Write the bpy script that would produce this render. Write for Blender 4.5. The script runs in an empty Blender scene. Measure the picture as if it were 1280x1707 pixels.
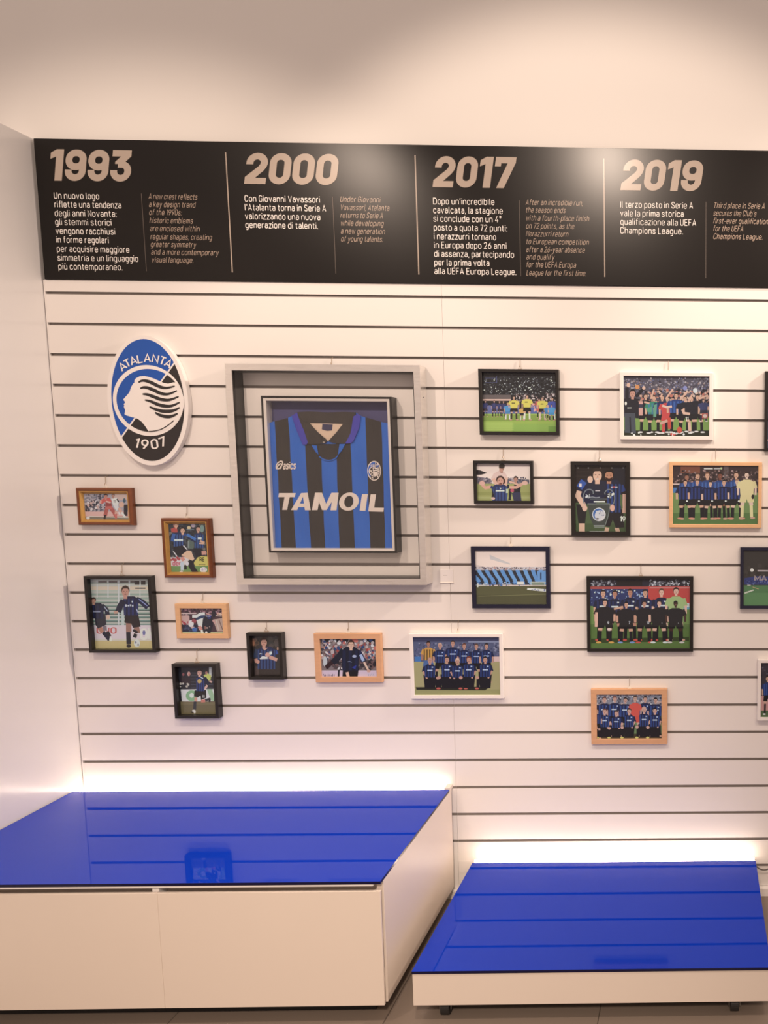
import bpy, bmesh, math, random
from mathutils import Matrix, Vector
random.seed(7)
SC = bpy.context.scene
COL = SC.collection
FLOOR_Z = 0.0
UP = 2.112                      # height of the uppermost groove of the slatted wall

# ------------------------------------------------------------------ camera
F_PX, PPX, PPY, W_PX, H_PX = 1290.0, 1196.69, 899.27, 1280, 1707
CAM = Vector((2.1558, -2.6757, 2.112 - 0.5369))
RM = Matrix(((0.9996, 0.0266, -0.0033), (-0.0262, 0.9945, 0.1016), (0.0060, -0.1015, 0.9948)))
cx_, cf_, cu_ = (Vector((RM[0][i], RM[1][i], RM[2][i])).normalized() for i in range(3))
cam_data = bpy.data.cameras.new('camera')
cam = bpy.data.objects.new('camera', cam_data)
COL.objects.link(cam)
M = Matrix((cx_, cu_, -cf_)).transposed().to_4x4()
M.translation = CAM
cam.matrix_world = M
cam_data.sensor_fit = 'AUTO'
cam_data.sensor_width = 36.0
cam_data.lens = F_PX / H_PX * 36.0
cam_data.shift_x = -(PPX - W_PX / 2) / H_PX
cam_data.shift_y = (PPY - H_PX / 2) / H_PX
cam_data.clip_start = 0.05
SC.camera = cam

# ------------------------------------------------------------------ world, lamps and added fill, exposure
world = bpy.data.worlds.new('world')
SC.world = world
world.use_nodes = True
wn = world.node_tree.nodes['Background']
wn.inputs[0].default_value = (1.0, 0.765, 0.645, 1)
wn.inputs[1].default_value = 0.61
vs = SC.view_settings
vs.view_transform = 'Standard'
vs.look = 'None'
vs.gamma = 1.0
vs.exposure = 0.0
vs.use_curve_mapping = False
SC.cycles.max_bounces = 8
SC.cycles.transparent_max_bounces = 16
SC.cycles.caustics_reflective = False
SC.cycles.caustics_refractive = False
SC.cycles.sample_clamp_indirect = 10.0

def spot(name, loc, aim, power, cone, blend, colour, size=0.05):
    d = bpy.data.lights.new(name, 'SPOT')
    d.energy = power
    d.spot_size = math.radians(cone)
    d.spot_blend = blend
    d.color = colour
    d.shadow_soft_size = size
    o = bpy.data.objects.new(name, d)
    COL.objects.link(o)
    o.location = loc
    o.rotation_euler = (Vector(aim) - Vector(loc)).to_track_quat('-Z', 'Y').to_euler()
    return o
WARM = (1.0, 0.79, 0.635)
spot('spot_or_fill', (1.66, -1.75, 3.2), (1.82, 0.0, 1.66), 93, 79, 0.40, WARM, 0.045)
spot('spot_or_fill', (0.40, -1.75, 3.2), (0.36, 0.0, 1.40), 77, 77, 0.5, WARM, 0.045)
spot('spot_or_fill', (3.10, -1.75, 3.2), (3.00, 0.0, 1.50), 80, 68, 0.5, WARM, 0.045)

spot('spot_or_fill', (2.30, -4.00, 3.2), (1.15, -1.00, 0.0), 500, 46, 1.0, WARM, 0.16)  # added fill from behind the camera, lifts plinth fronts and lower wall
spot('spot_or_fill', (3.90, -0.46, 3.0), (0.0, -0.66, 0.95), 310, 54, 0.9, WARM, 0.08)  # added from the right to brighten the left partition and plinth side

# ------------------------------------------------------------------ pixel rays (read off the photograph, put on real planes)
def ray(px, py):
    return cx_ * ((px - PPX) / F_PX) + cf_ + cu_ * (-(py - PPY) / F_PX)
def at(px, py, y=0.0):
    d = ray(px, py)
    return CAM + d * ((y - CAM.y) / d.y)

# ------------------------------------------------------------------ materials
def lin(c):
    c /= 255.0
    return c / 12.92 if c <= 0.04045 else ((c + 0.055) / 1.055) ** 2.4
def rgb(h):
    h = h.lstrip('#')
    return tuple(lin(int(h[i:i + 2], 16)) for i in (0, 2, 4))
REF = (lin(253), lin(222), lin(200))
def seen(h, k=0.80):
    """the colour a thing has of its own, from how it looks under the warm lamps"""
    c = rgb(h)
    g = 0.16 * (0.3 * c[0] + 0.6 * c[1] + 0.1 * c[2])
    c = (0.86 * c[0] + 1.1 * g, 0.84 * c[1] + g, 0.84 * c[2] + 0.9 * g)
    return tuple(min(0.9, max(0.003, k * (1.02, 0.99, 0.96)[i] * c[i] / REF[i])) for i in range(3))
MATS = {}
def mat(name, col, rough=0.5, metal=0.0, spec=0.5, coat=0.0, emit=None, strength=0.0):
    m = bpy.data.materials.new(name)
    m.use_nodes = True
    b = m.node_tree.nodes['Principled BSDF']
    b.inputs['Base Color'].default_value = (*col, 1)
    b.inputs['Roughness'].default_value = rough
    b.inputs['Metallic'].default_value = metal
    b.inputs['Specular IOR Level'].default_value = spec
    b.inputs['Coat Weight'].default_value = coat
    if emit:
        b.inputs['Emission Color'].default_value = (*emit, 1)
        b.inputs['Emission Strength'].default_value = strength
    MATS[name] = m
    return m
def nodes(m):
    return m.node_tree.nodes, m.node_tree.links, m.node_tree.nodes['Principled BSDF']
def noisy(m, scale, amount, stretch=(1, 1, 1), detail=4.0, bump=0.0):
    n, l, b = nodes(m)
    tc = n.new('ShaderNodeTexCoord')
    mp = n.new('ShaderNodeMapping')
    mp.inputs['Scale'].default_value = stretch
    nz = n.new('ShaderNodeTexNoise')
    nz.inputs['Scale'].default_value = scale
    nz.inputs['Detail'].default_value = detail
    l.new(tc.outputs['Object'], mp.inputs[0])
    l.new(mp.outputs[0], nz.inputs['Vector'])
    mx = n.new('ShaderNodeMix')
    mx.data_type = 'RGBA'
    c = b.inputs['Base Color'].default_value
    mx.inputs[6].default_value = tuple(v * (1 - amount) for v in c[:3]) + (1,)
    mx.inputs[7].default_value = tuple(min(1, v * (1 + amount)) for v in c[:3]) + (1,)
    l.new(nz.outputs[0], mx.inputs[0])
    l.new(mx.outputs[2], b.inputs['Base Color'])
    if bump:
        bp = n.new('ShaderNodeBump')
        bp.inputs['Strength'].default_value = bump
        bp.inputs['Distance'].default_value = 0.002
        l.new(nz.outputs[0], bp.inputs['Height'])
        l.new(bp.outputs[0], b.inputs['Normal'])
    return m
noisy(mat('plaster', (0.80, 0.775, 0.745), 0.85, spec=0.2), 3.0, 0.012)
noisy(mat('slat_white', (0.82, 0.79, 0.765), 0.55, spec=0.35), 6.0, 0.008)
noisy(mat('laminate_white', (0.74, 0.725, 0.715), 0.16, spec=0.45), 4.0, 0.01)
noisy(mat('groove_liner', (0.34, 0.305, 0.285), 0.5, spec=0.4), 30, 0.05)
noisy(mat('plinth_white', (0.74, 0.66, 0.585), 0.42, spec=0.4), 5, 0.012)
mat('plinth_edge', (0.82, 0.80, 0.79), 0.4)
mat('plinth_black', (0.012, 0.011, 0.011), 0.6)
mat('blue_glass', (0.003, 0.036, 0.46), 0.02, spec=0.21)
mat('glass_edge', (0.006, 0.005, 0.035), 0.15, spec=0.3)
mat('led', (0.9, 0.9, 0.9), 0.5, emit=(1.0, 0.78, 0.62), strength=11.0)
noisy(mat('banner', (0.0050, 0.0034, 0.0029), 0.275, spec=0.32), 40, 0.04)
mat('shirt_collar', (0.034, 0.029, 0.027), 0.8)
mat('ink_tan', (0.42, 0.35, 0.295), 0.275, spec=0.32)
mat('ink_white', (0.80, 0.77, 0.74), 0.275, spec=0.32)
mat('ink_dim', (0.40, 0.31, 0.25), 0.275, spec=0.32)
mat('ink_hair', (0.13, 0.105, 0.09), 0.5)
noisy(mat('aluminium', (0.86, 0.83, 0.80), 0.27, metal=0.9), 18, 0.14, (1, 1, 6))
mat('black_satin', (0.012, 0.0105, 0.010), 0.32)
mat('black_matte', (0.016, 0.013, 0.012), 0.6)
mat('white_lacquer', (0.84, 0.81, 0.79), 0.3)
mat('navy_gloss', (0.007, 0.008, 0.030), 0.12)
mat('silver_slip', (0.75, 0.72, 0.69), 0.3, metal=0.4)
noisy(mat('gold_slip', (0.52, 0.30, 0.085), 0.35, metal=0.2), 60, 0.18, (1, 1, 1))
noisy(mat('dark_wood', (0.17, 0.050, 0.016), 0.38), 14, 0.30, (1, 1, 8))
noisy(mat('light_wood', (0.74, 0.46, 0.25), 0.5), 22, 0.13, (1, 1, 7))
noisy(mat('beech_wood', (0.64, 0.37, 0.21), 0.5), 26, 0.12, (1, 1, 6))
mat('backing', (0.35, 0.28, 0.2), 0.8)
mat('wire', (0.55, 0.45, 0.36), 0.3, metal=0.7)
mat('clear_plastic', (0.85, 0.78, 0.68), 0.2)
mat('card', (0.84, 0.81, 0.80), 0.5)
mat('rubber', (0.015, 0.015, 0.015), 0.5)
mat('caster_metal', (0.20, 0.19, 0.18), 0.35, metal=0.8)
mat('cable', (0.10, 0.09, 0.08), 0.5)
mat('sign_white', (0.86, 0.83, 0.81), 0.4)
mat('sign_blue', (0.007, 0.085, 0.43), 0.4)
mat('sign_black', (0.022, 0.019, 0.020), 0.4)
mat('felt', (0.075, 0.075, 0.19), 0.9)
mat('shirt_white', (0.80, 0.74, 0.69), 0.6)
mat('shirt_black', (0.020, 0.017, 0.016), 0.7)
mat('shirt_blue', (0.012, 0.13, 0.60), 0.6)
mat('shirt_trim', (0.045, 0.045, 0.42), 0.6)
mat('shirt_lining', (0.66, 0.53, 0.42), 0.8)
mat('shirt_tag', (0.03, 0.03, 0.09), 0.7)
mat('shirt_button', (0.28, 0.25, 0.23), 0.3)

def glass_mat():
    m = bpy.data.materials.new('glazing')
    m.use_nodes = True
    n, l = m.node_tree.nodes, m.node_tree.links
    n.clear()
    out = n.new('ShaderNodeOutputMaterial')
    mx = n.new('ShaderNodeMixShader')
    fr = n.new('ShaderNodeFresnel')
    geo = n.new('ShaderNodeNewGeometry')
    ior = n.new('ShaderNodeMath')            # a pane has the same strength from both sides
    ior.operation = 'MULTIPLY_ADD'
    ior.inputs[1].default_value = 1 / 1.5 - 1.5
    ior.inputs[2].default_value = 1.5
    l.new(geo.outputs['Backfacing'], ior.inputs[0])
    l.new(ior.outputs[0], fr.inputs[0])
    tr = n.new('ShaderNodeBsdfTransparent')
    tr.inputs[0].default_value = (1.0, 1.0, 1.0, 1)
    gl = n.new('ShaderNodeBsdfGlossy')
    gl.inputs['Roughness'].default_value = 0.01
    l.new(fr.outputs[0], mx.inputs[0])
    l.new(tr.outputs[0], mx.inputs[1])
    l.new(gl.outputs[0], mx.inputs[2])
    l.new(mx.outputs[0], out.inputs[0])
    MATS['glazing'] = m
glass_mat()
def print_mat():
    m = bpy.data.materials.new('photo_print')
    m.use_nodes = True
    n, l, b = nodes(m)
    a = n.new('ShaderNodeAttribute')
    a.attribute_name = 'ink'
    l.new(a.outputs['Color'], b.inputs['Base Color'])
    b.inputs['Roughness'].default_value = 0.45
    b.inputs['Specular IOR Level'].default_value = 0.25
    MATS['photo_print'] = m
print_mat()
def tile_mat():
    m = mat('floor_tile', (0.22, 0.18, 0.15), 0.35)
    n, l, b = nodes(m)
    tc = n.new('ShaderNodeTexCoord')
    mp = n.new('ShaderNodeMapping')
    mp.inputs['Location'].default_value = (0.52, 0.37, 0)
    br = n.new('ShaderNodeTexBrick')
    br.offset = 0.0
    br.inputs['Color1'].default_value = (0.215, 0.175, 0.145, 1)
    br.inputs['Color2'].default_value = (0.235, 0.19, 0.155, 1)
    br.inputs['Mortar'].default_value = (0.10, 0.08, 0.065, 1)
    br.inputs['Scale'].default_value = 1.0
    br.inputs['Mortar Size'].default_value = 0.0016
    br.inputs['Brick Width'].default_value = 0.60
    br.inputs['Row Height'].default_value = 0.60
    l.new(tc.outputs['Object'], mp.inputs[0])
    l.new(mp.outputs[0], br.inputs['Vector'])
    l.new(br.outputs[0], b.inputs['Base Color'])
tile_mat()

# ------------------------------------------------------------------ mesh building
ORIGIN = {}
class MB:
    def __init__(s):
        s.v, s.f, s.m, s.c = [], [], [], []
    def face(s, pts, mi=0, col=None):
        b = len(s.v)
        s.v += [tuple(p) for p in pts]
        s.f.append(tuple(range(b, b + len(pts))))
        s.m.append(mi)
        s.c.append(col)
    def mesh(s, verts, faces, mi=0, col=None):
        b = len(s.v)
        s.v += [tuple(p) for p in verts]
        for f in faces:
            s.f.append(tuple(b + i for i in f))
            s.m.append(mi)
            s.c.append(col)
    def box(s, x0, x1, y0, y1, z0, z1, mi=0):
        v = [(x, y, z) for x in (x0, x1) for y in (y0, y1) for z in (z0, z1)]
        s.mesh(v, [(0, 1, 3, 2), (4, 6, 7, 5), (0, 4, 5, 1), (2, 3, 7, 6), (0, 2, 6, 4), (1, 5, 7, 3)], mi)
    def prism(s, poly, y0, y1, mi=0, mi_side=None):
        """a flat outline (x, z) given depth from y0 (front) to y1 (back)"""
        a = sum(poly[i][0] * poly[(i + 1) % len(poly)][1] - poly[(i + 1) % len(poly)][0] * poly[i][1] for i in range(len(poly)))
        if a < 0:
            poly = poly[::-1]
        n = len(poly)
        v = [(x, y0, z) for x, z in poly] + [(x, y1, z) for x, z in poly]
        s.mesh(v, [tuple(range(n))], mi)
        s.mesh(v, [tuple(range(2 * n - 1, n - 1, -1))] + [(i, i + n, (i + 1) % n + n, (i + 1) % n) for i in range(n)],
               mi if mi_side is None else mi_side)
    def sweep_rect(s, x0, x1, z0, z1, prof, mi=0):
        """a moulding run round a rectangle; prof = (distance in from the outer edge, y)"""
        rings = [[(x0 + u, y, z0 + u), (x1 - u, y, z0 + u), (x1 - u, y, z1 - u), (x0 + u, y, z1 - u)] for u, y in prof]
        for a, b in zip(rings, rings[1:]):
            for i in range(4):
                j = (i + 1) % 4
                s.face([a[i], a[j], b[j], b[i]], mi)
    def tube(s, pts, r, n=8, mi=0, closed=False):
        pts = [Vector(p) for p in pts]
        k = len(pts)
        vs_, fs = [], []
        for i, p in enumerate(pts):
            a = pts[(i - 1) % k] if closed or i else p
            c = pts[(i + 1) % k] if closed or i < k - 1 else p
            t = (c - a).normalized()
            u = t.cross(Vector((0.31, 0.77, 0.55))).normalized()
            w = t.cross(u)
            for q in range(n):
                th = 2 * math.pi * q / n
                vs_.append(p + u * (r * math.cos(th)) + w * (r * math.sin(th)))
        for i in range(k if closed else k - 1):
            j = (i + 1) % k
            for q in range(n):
                fs.append((i * n + q, i * n + (q + 1) % n, j * n + (q + 1) % n, j * n + q))
        if not closed:
            fs += [tuple(range(n))[::-1], tuple(range((k - 1) * n, k * n))]
        s.mesh(vs_, fs, mi)
    def cyl(s, c, axis, r, h, n=20, mi=0):
        c, axis = Vector(c), Vector(axis).normalized()
        s.tube([c - axis * (h / 2), c + axis * (h / 2)], r, n, mi)
    def build(s, name, mats, parent=None, origin=None):
        if parent is not None:
            o0 = ORIGIN[parent.name]
        else:
            o0 = Vector(origin or (0, 0, 0))
        me = bpy.data.meshes.new(name)
        me.from_pydata([tuple(Vector(v) - o0) for v in s.v], [], s.f)
        for mn in mats:
            me.materials.append(MATS[mn])
        me.polygons.foreach_set('material_index', s.m)
        if any(c is not None for c in s.c):
            at_ = me.color_attributes.new('ink', 'FLOAT_COLOR', 'CORNER')
            data = []
            for f, c in zip(s.f, s.c):
                data += list((*(c or (0, 0, 0)), 1.0)) * len(f)
            at_.data.foreach_set('color', data)
        me.update()
        o = bpy.data.objects.new(name, me)
        COL.objects.link(o)
        if parent is not None:
            o.parent = parent
        else:
            o.location = o0
        ORIGIN[o.name] = o0
        return o
def thing(name, label, cat, loc, group=None):
    o = bpy.data.objects.new(name, None)
    o.empty_display_size = 0.05
    COL.objects.link(o)
    o.location = loc
    o['label'] = label
    o['category'] = cat
    if group:
        o['group'] = group
    ORIGIN[o.name] = Vector(loc)
    return o
def tag(o, label, cat, group=None):
    o['label'] = label
    o['category'] = cat
    if group:
        o['group'] = group
    return o
def structure(o):
    o['kind'] = 'structure'
    return o
def bevel(o, w=0.002, seg=2):
    m = o.modifiers.new('bevel', 'BEVEL')
    m.width = w
    m.segments = seg
    m.limit_method = 'ANGLE'
    return o

# ------------------------------------------------------------------ 2-D drawing: ribbons, clipping, lettering
def ribbon(pts, w, closed=False, taper=None):
    """quads of a line of width w through pts"""
    if taper is None:
        pts = [p for i, p in enumerate(pts) if (i == 0 and not closed) or math.hypot(p[0] - pts[i - 1][0], p[1] - pts[i - 1][1]) > 1e-6]
    n = len(pts)
    L, R = [], []
    for i in range(n):
        p = pts[i]
        a = pts[i - 1] if (i or closed) else None
        b = pts[(i + 1) % n] if (i < n - 1 or closed) else None
        ds = []
        for s0, s1 in ((a, p), (p, b)):
            if s0 is not None and s1 is not None:
                dx, dy = s1[0] - s0[0], s1[1] - s0[1]
                k = math.hypot(dx, dy) or 1
                ds.append((-dy / k, dx / k))
        nx, ny = sum(d[0] for d in ds), sum(d[1] for d in ds)
        k = math.hypot(nx, ny) or 1
        nx, ny = nx / k, ny / k
        c = max(0.5, nx * ds[0][0] + ny * ds[0][1])
        hw = 0.5 * w * (taper[i] if taper else 1) / c
        L.append((p[0] + nx * hw, p[1] + ny * hw))
        R.append((p[0] - nx * hw, p[1] - ny * hw))
    return [[L[i], L[(i + 1) % n], R[(i + 1) % n], R[i]] for i in range(n if closed else n - 1)]
def smooth(pts, k=5, closed=False):
    """Catmull-Rom through pts"""
    n = len(pts)
    out = []
    for i in range(n if closed else n - 1):
        if closed:
            p0, p1, p2, p3 = pts[i - 1], pts[i], pts[(i + 1) % n], pts[(i + 2) % n]
        else:
            p0, p1, p2, p3 = pts[max(0, i - 1)], pts[i], pts[i + 1], pts[min(n - 1, i + 2)]
        for j in range(k):
            t = j / k
            out.append(tuple(0.5 * (2 * p1[d] + (p2[d] - p0[d]) * t + (2 * p0[d] - 5 * p1[d] + 4 * p2[d] - p3[d]) * t * t
                                    + (3 * p1[d] - p0[d] - 3 * p2[d] + p3[d]) * t ** 3) for d in (0, 1)))
    if not closed:
        out.append(pts[-1])
    return out
def ellipse(cx, cy, rx, ry, n=20, rot=0.0, shear=0.0):
    o = []
    for i in range(n):
        t = 2 * math.pi * i / n
        x, y = rx * math.cos(t), ry * math.sin(t)
        x, y = x * math.cos(rot) - y * math.sin(rot), x * math.sin(rot) + y * math.cos(rot)
        o.append((cx + x + shear * y, cy + y))
    return o
def half(poly, a, b, c):
    """the part of a polygon where a*x + b*y <= c"""
    out = []
    n = len(poly)
    for i in range(n):
        p, q = poly[i], poly[(i + 1) % n]
        dp, dq = a * p[0] + b * p[1] - c, a * q[0] + b * q[1] - c
        if dp <= 0:
            out.append(p)
        if (dp < 0 < dq) or (dq < 0 < dp):
            t = dp / (dp - dq)
            out.append((p[0] + (q[0] - p[0]) * t, p[1] + (q[1] - p[1]) * t))
    return out
def rr(x0, y0, x1, y1, r, k_=4):
    o = []
    for cx, cy, a in ((x1 - r, y1 - r, 0), (x0 + r, y1 - r, 90), (x0 + r, y0 + r, 180), (x1 - r, y0 + r, 270)):
        for k in range(k_ + 1):
            t = math.radians(a + 90 / k_ * k)
            o.append((cx + r * math.cos(t), cy + r * math.sin(t)))
    return o
CL = 'closed'
bowl = (CL, rr(0, 0, 3.4, 5, 1.55))
arch = [(0, 3.2), (.4, 4.4), (1.3, 5), (2.1, 5), (3.1, 4.5), (3.4, 3.4), (3.4, 0)]
GL = {
 'a': (3.2, [[(.3, 4.1), (.8, 4.8), (1.7, 5), (2.8, 4.7), (3.2, 3.7), (3.2, 0)],
             [(3.2, 2.9), (1.4, 2.9), (.4, 2.5), (0, 1.5), (.4, .4), (1.3, 0), (2.4, .2), (3.2, 1.1)]]),
 'b': (3.4, [[(0, 7.2), (0, 0)], bowl]), 'd': (3.4, [[(3.4, 7.2), (3.4, 0)], bowl]),
 'c': (3.3, [[(3.3, 3.6), (3, 4.6), (2.2, 5), (1.2, 5), (.3, 4.5), (0, 3.5), (0, 1.5), (.3, .5), (1.2, 0), (2.2, 0), (3, .4), (3.3, 1.4)]]),
 'e': (3.4, [[(0, 2.5), (3.4, 2.5), (3.4, 3.5), (3, 4.6), (2.1, 5), (1.3, 5), (.4, 4.6), (0, 3.5), (0, 1.5), (.4, .4), (1.3, 0), (2.2, 0), (3, .4), (3.3, 1.1)]]),
 'f': (2.3, [[(.9, 0), (.9, 6), (1.3, 6.9), (2.4, 7.1)], [(0, 4.8), (2.3, 4.8)]]),
 'g': (3.4, [bowl, [(3.4, 5), (3.4, -.6), (3, -1.7), (2, -2.1), (.6, -1.9)]]),
 'h': (3.4, [[(0, 7.2), (0, 0)], arch]), 'n': (3.4, [[(0, 5), (0, 0)], arch]),
 'i': (.1, [[(0, 5), (0, 0)], [(0, 6.2), (0, 7.1)]]), 'l': (.4, [[(0, 7.2), (0, .8), (.2, .2), (.7, 0)]]),
 'k': (3.2, [[(0, 7.2), (0, 0)], [(3, 5), (0, 2.2)], [(1.1, 3.1), (3.2, 0)]]),
 'm': (5.6, [[(0, 5), (0, 0)], [(0, 3.4), (.5, 4.6), (1.3, 5), (2.3, 4.7), (2.8, 3.6), (2.8, 0)], [(2.8, 3.4), (3.3, 4.6), (4.1, 5), (5.1, 4.7), (5.6, 3.6), (5.6, 0)]]),
 'o': (3.4, [bowl]), 'p': (3.4, [[(0, 5), (0, -2.1)], bowl]), 'q': (3.4, [[(3.4, 5), (3.4, -2.1)], bowl]),
 'r': (2.0, [[(0, 5), (0, 0)], [(0, 3.2), (.4, 4.4), (1.2, 5), (2.1, 4.9)]]),
 's': (3.1, [[(3, 3.8), (2.6, 4.7), (1.6, 5), (.5, 4.7), (.1, 3.8), (.5, 3), (1.6, 2.6), (2.7, 2.1), (3.1, 1.3), (2.7, .3), (1.6, 0), (.4, .3), (0, 1.2)]]),
 't': (2.3, [[(.9, 6.5), (.9, 1.2), (1.3, .2), (2.3, 0)], [(0, 4.8), (2.3, 4.8)]]),
 'u': (3.4, [[(0, 5), (0, 1.6), (.4, .4), (1.4, 0), (2.2, .1), (3.1, .6), (3.4, 1.7)], [(3.4, 5), (3.4, 0)]]),
 'v': (3.4, [[(0, 5), (1.7, 0), (3.4, 5)]]), 'w': (4.8, [[(0, 5), (1.2, 0), (2.4, 4.6), (3.6, 0), (4.8, 5)]]),
 'x': (3.2, [[(0, 5), (3.2, 0)], [(3.2, 5), (0, 0)]]),
 'y': (3.4, [[(0, 5), (1.75, .2)], [(3.4, 5), (1.4, -1.4), (.8, -2.1), (0, -2.1)]]),
 'z': (3.0, [[(0, 5), (3, 5), (0, 0), (3.1, 0)]]),
 'A': (4.2, [[(0, 0), (2.1, 7), (4.2, 0)], [(.7, 2), (3.5, 2)]]),
 'C': (3.8, [[(3.8, 5.2), (3.4, 6.5), (2.4, 7), (1.4, 7), (.4, 6.5), (0, 5.2), (0, 1.8), (.4, .5), (1.4, 0), (2.4, 0), (3.4, .5), (3.8, 1.8)]]),
 'D': (3.8, [(CL, [(0, 0), (2.2, 0), (3.4, .5), (3.8, 1.8), (3.8, 5.2), (3.4, 6.5), (2.2, 7), (0, 7)])]),
 'E': (3.3, [[(3.3, 7), (0, 7), (0, 0), (3.3, 0)], [(0, 3.6), (2.9, 3.6)]]),
 'F': (3.2, [[(3.2, 7), (0, 7), (0, 0)], [(0, 3.5), (2.8, 3.5)]]),
 'G': (3.8, [[(3.8, 5.2), (3.4, 6.5), (2.4, 7), (1.4, 7), (.4, 6.5), (0, 5.2), (0, 1.8), (.4, .5), (1.4, 0), (2.4, 0), (3.4, .5), (3.8, 1.8), (3.8, 3.4), (2, 3.4)]]),
 'I': (.1, [[(0, 7), (0, 0)]]), 'L': (3.0, [[(0, 7), (0, 0), (3.1, 0)]]),
 'M': (5.0, [[(0, 0), (0, 7), (2.5, 1.6), (5, 7), (5, 0)]]), 'N': (3.9, [[(0, 0), (0, 7), (3.9, 0), (3.9, 7)]]),
 'O': (3.9, [(CL, rr(0, 0, 3.9, 7, 1.8))]),
 'P': (3.6, [[(0, 0), (0, 7), (2.4, 7), (3.4, 6.4), (3.6, 5.1), (3.3, 3.9), (2.4, 3.4), (0, 3.4)]]),
 'H': (3.9, [[(0, 7), (0, 0)], [(3.9, 7), (3.9, 0)], [(0, 3.6), (3.9, 3.6)]]),
 'W': (5.4, [[(0, 7), (1.35, 0), (2.7, 6), (4.05, 0), (5.4, 7)]]),
 'R': (3.7, [[(0, 0), (0, 7), (2.4, 7), (3.4, 6.4), (3.6, 5.1), (3.3, 3.9), (2.4, 3.4), (0, 3.4)], [(1.9, 3.4), (3.7, 0)]]),
 'S': (3.7, [[(3.6, 5.4), (3.1, 6.7), (1.9, 7), (.6, 6.7), (.1, 5.3), (.6, 4.2), (1.9, 3.6), (3.2, 2.9), (3.7, 1.7), (3.2, .4), (1.9, 0), (.5, .4), (0, 1.6)]]),
 'T': (3.9, [[(0, 7), (3.9, 7)], [(1.95, 7), (1.95, 0)]]),
 'U': (3.8, [[(0, 7), (0, 1.8), (.4, .5), (1.4, 0), (2.4, 0), (3.4, .5), (3.8, 1.8), (3.8, 7)]]),
 'V': (4.1, [[(0, 7), (2.05, 0), (4.1, 7)]]),
 '0': (3.5, [(CL, rr(0, 0, 3.5, 7, 1.7))]), '1': (1.6, [[(0, 5.9), (1.5, 7), (1.5, 0)]]),
 '2': (3.5, [[(.1, 5.3), (.5, 6.6), (1.7, 7), (3, 6.6), (3.4, 5.4), (3, 4), (0, 0), (3.6, 0)]]),
 '4': (3.8, [[(2.4, 7), (0, 1.7), (3.8, 1.7)], [(2.7, 3.6), (2.7, 0)]]),
 '6': (3.5, [(CL, rr(0, 0, 3.5, 4.2, 1.7)), [(2.6, 7), (.3, 3.6), (0, 2.2)]]),
 '7': (3.4, [[(0, 7), (3.4, 7), (1.1, 0)]]),
 '9': (3.5, [(CL, rr(0, 2.8, 3.5, 7, 1.7)), [(3.5, 4.9), (3.3, 3.6), (1, 0)]]),
 '.': (.1, [[(0, -.35), (0, .55)]]), ',': (.2, [[(.1, .5), (.1, -.1), (-.3, -1.2)]]), ':': (.1, [[(0, -.35), (0, .55)], [(0, 3.6), (0, 4.5)]]),
 '\u2019': (.3, [[(.2, 7.2), (.2, 6.5), (-.1, 5.4)]]), '\u00b0': (1.8, [(CL, rr(0, 5.2, 1.8, 7.2, .9))]), '-': (2.0, [[(0, 2.7), (2, 2.7)]]),
}
GL['\u00f9'] = (3.4, GL['u'][1] + [[(.8, 7.4), (1.9, 6)]])
def lettering(text, stroke=0.85, gap=1.95, space=2.9):
    """flat quads of a line of writing, left end at 0, height of a capital 7"""
    x, out = 0.0, []
    for ch in text:
        if ch == ' ':
            x += space - gap * 0.35
            continue
        w, strokes = GL[ch]
        for s in strokes:
            closed = s[0] == CL
            pts = s[1] if closed else s
            out += [[(p[0] + x, p[1]) for p in q] for q in ribbon(pts, stroke, closed)]
        x += w + gap
    xs = [p[0] for q in out for p in q]
    x0, x1 = min(xs), max(xs)
    return [[((p[0] - x0), p[1]) for p in q] for q in out], x1 - x0
def write_line(mb, text, p0, p1, y, cap, stroke=0.85, slant=0.0, col=None):
    """write text on the wall between two pixels of its base line; cap = height of a capital in metres"""
    a, b = at(*p0, y), at(*p1, y)
    qs, w = lettering(text, stroke)
    sx, sz = (b.x - a.x - slant * cap * 0.5) / w, cap / 7.0
    z = 0.5 * (a.z + b.z)
    for q in qs:
        yy = y - 1.5e-6 * (len(mb.f) % 90)
        mb.face([(a.x + p[0] * sx + slant * p[1] * sz, yy, z + p[1] * sz) for p in q], 0, col)

# ================================================================== the room
XR = 3.6                        # how far the wall goes on past the right edge of the photo
BAN0, BAN1 = UP + 0.040, UP + 0.4835
mb = MB()
mb.box(-1.6, XR, 0.018, 0.14, 0.0, 3.75)
structure(mb.build('wall_back', ['plaster']))
mb = MB()
mb.box(-0.10, 0.0, -1.7, 0.017, 0.0, UP + 0.487)
structure(bevel(mb.build('wall_left', ['laminate_white']), 0.001, 1))
mb = MB()
mb.box(-1.6, XR, -4.6, 0.018, -0.06, 0.0)
structure(mb.build('floor', ['floor_tile']))
mb = MB()
prof = [(0.0, 0.0), (-0.014, 0.0), (-0.014, 0.028), (-0.010, 0.033), (0.0, 0.033)]
vv = [(0.004, y, z) for y, z in prof] + [(XR, y, z) for y, z in prof]
mb.mesh(vv, [(0, 1, 2, 3, 4), (9, 8, 7, 6, 5)] + [(i, i + 5, (i + 1) % 5 + 5, (i + 1) % 5) for i in range(5)])
structure(mb.build('baseboard_back', ['slat_white']))

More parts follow.
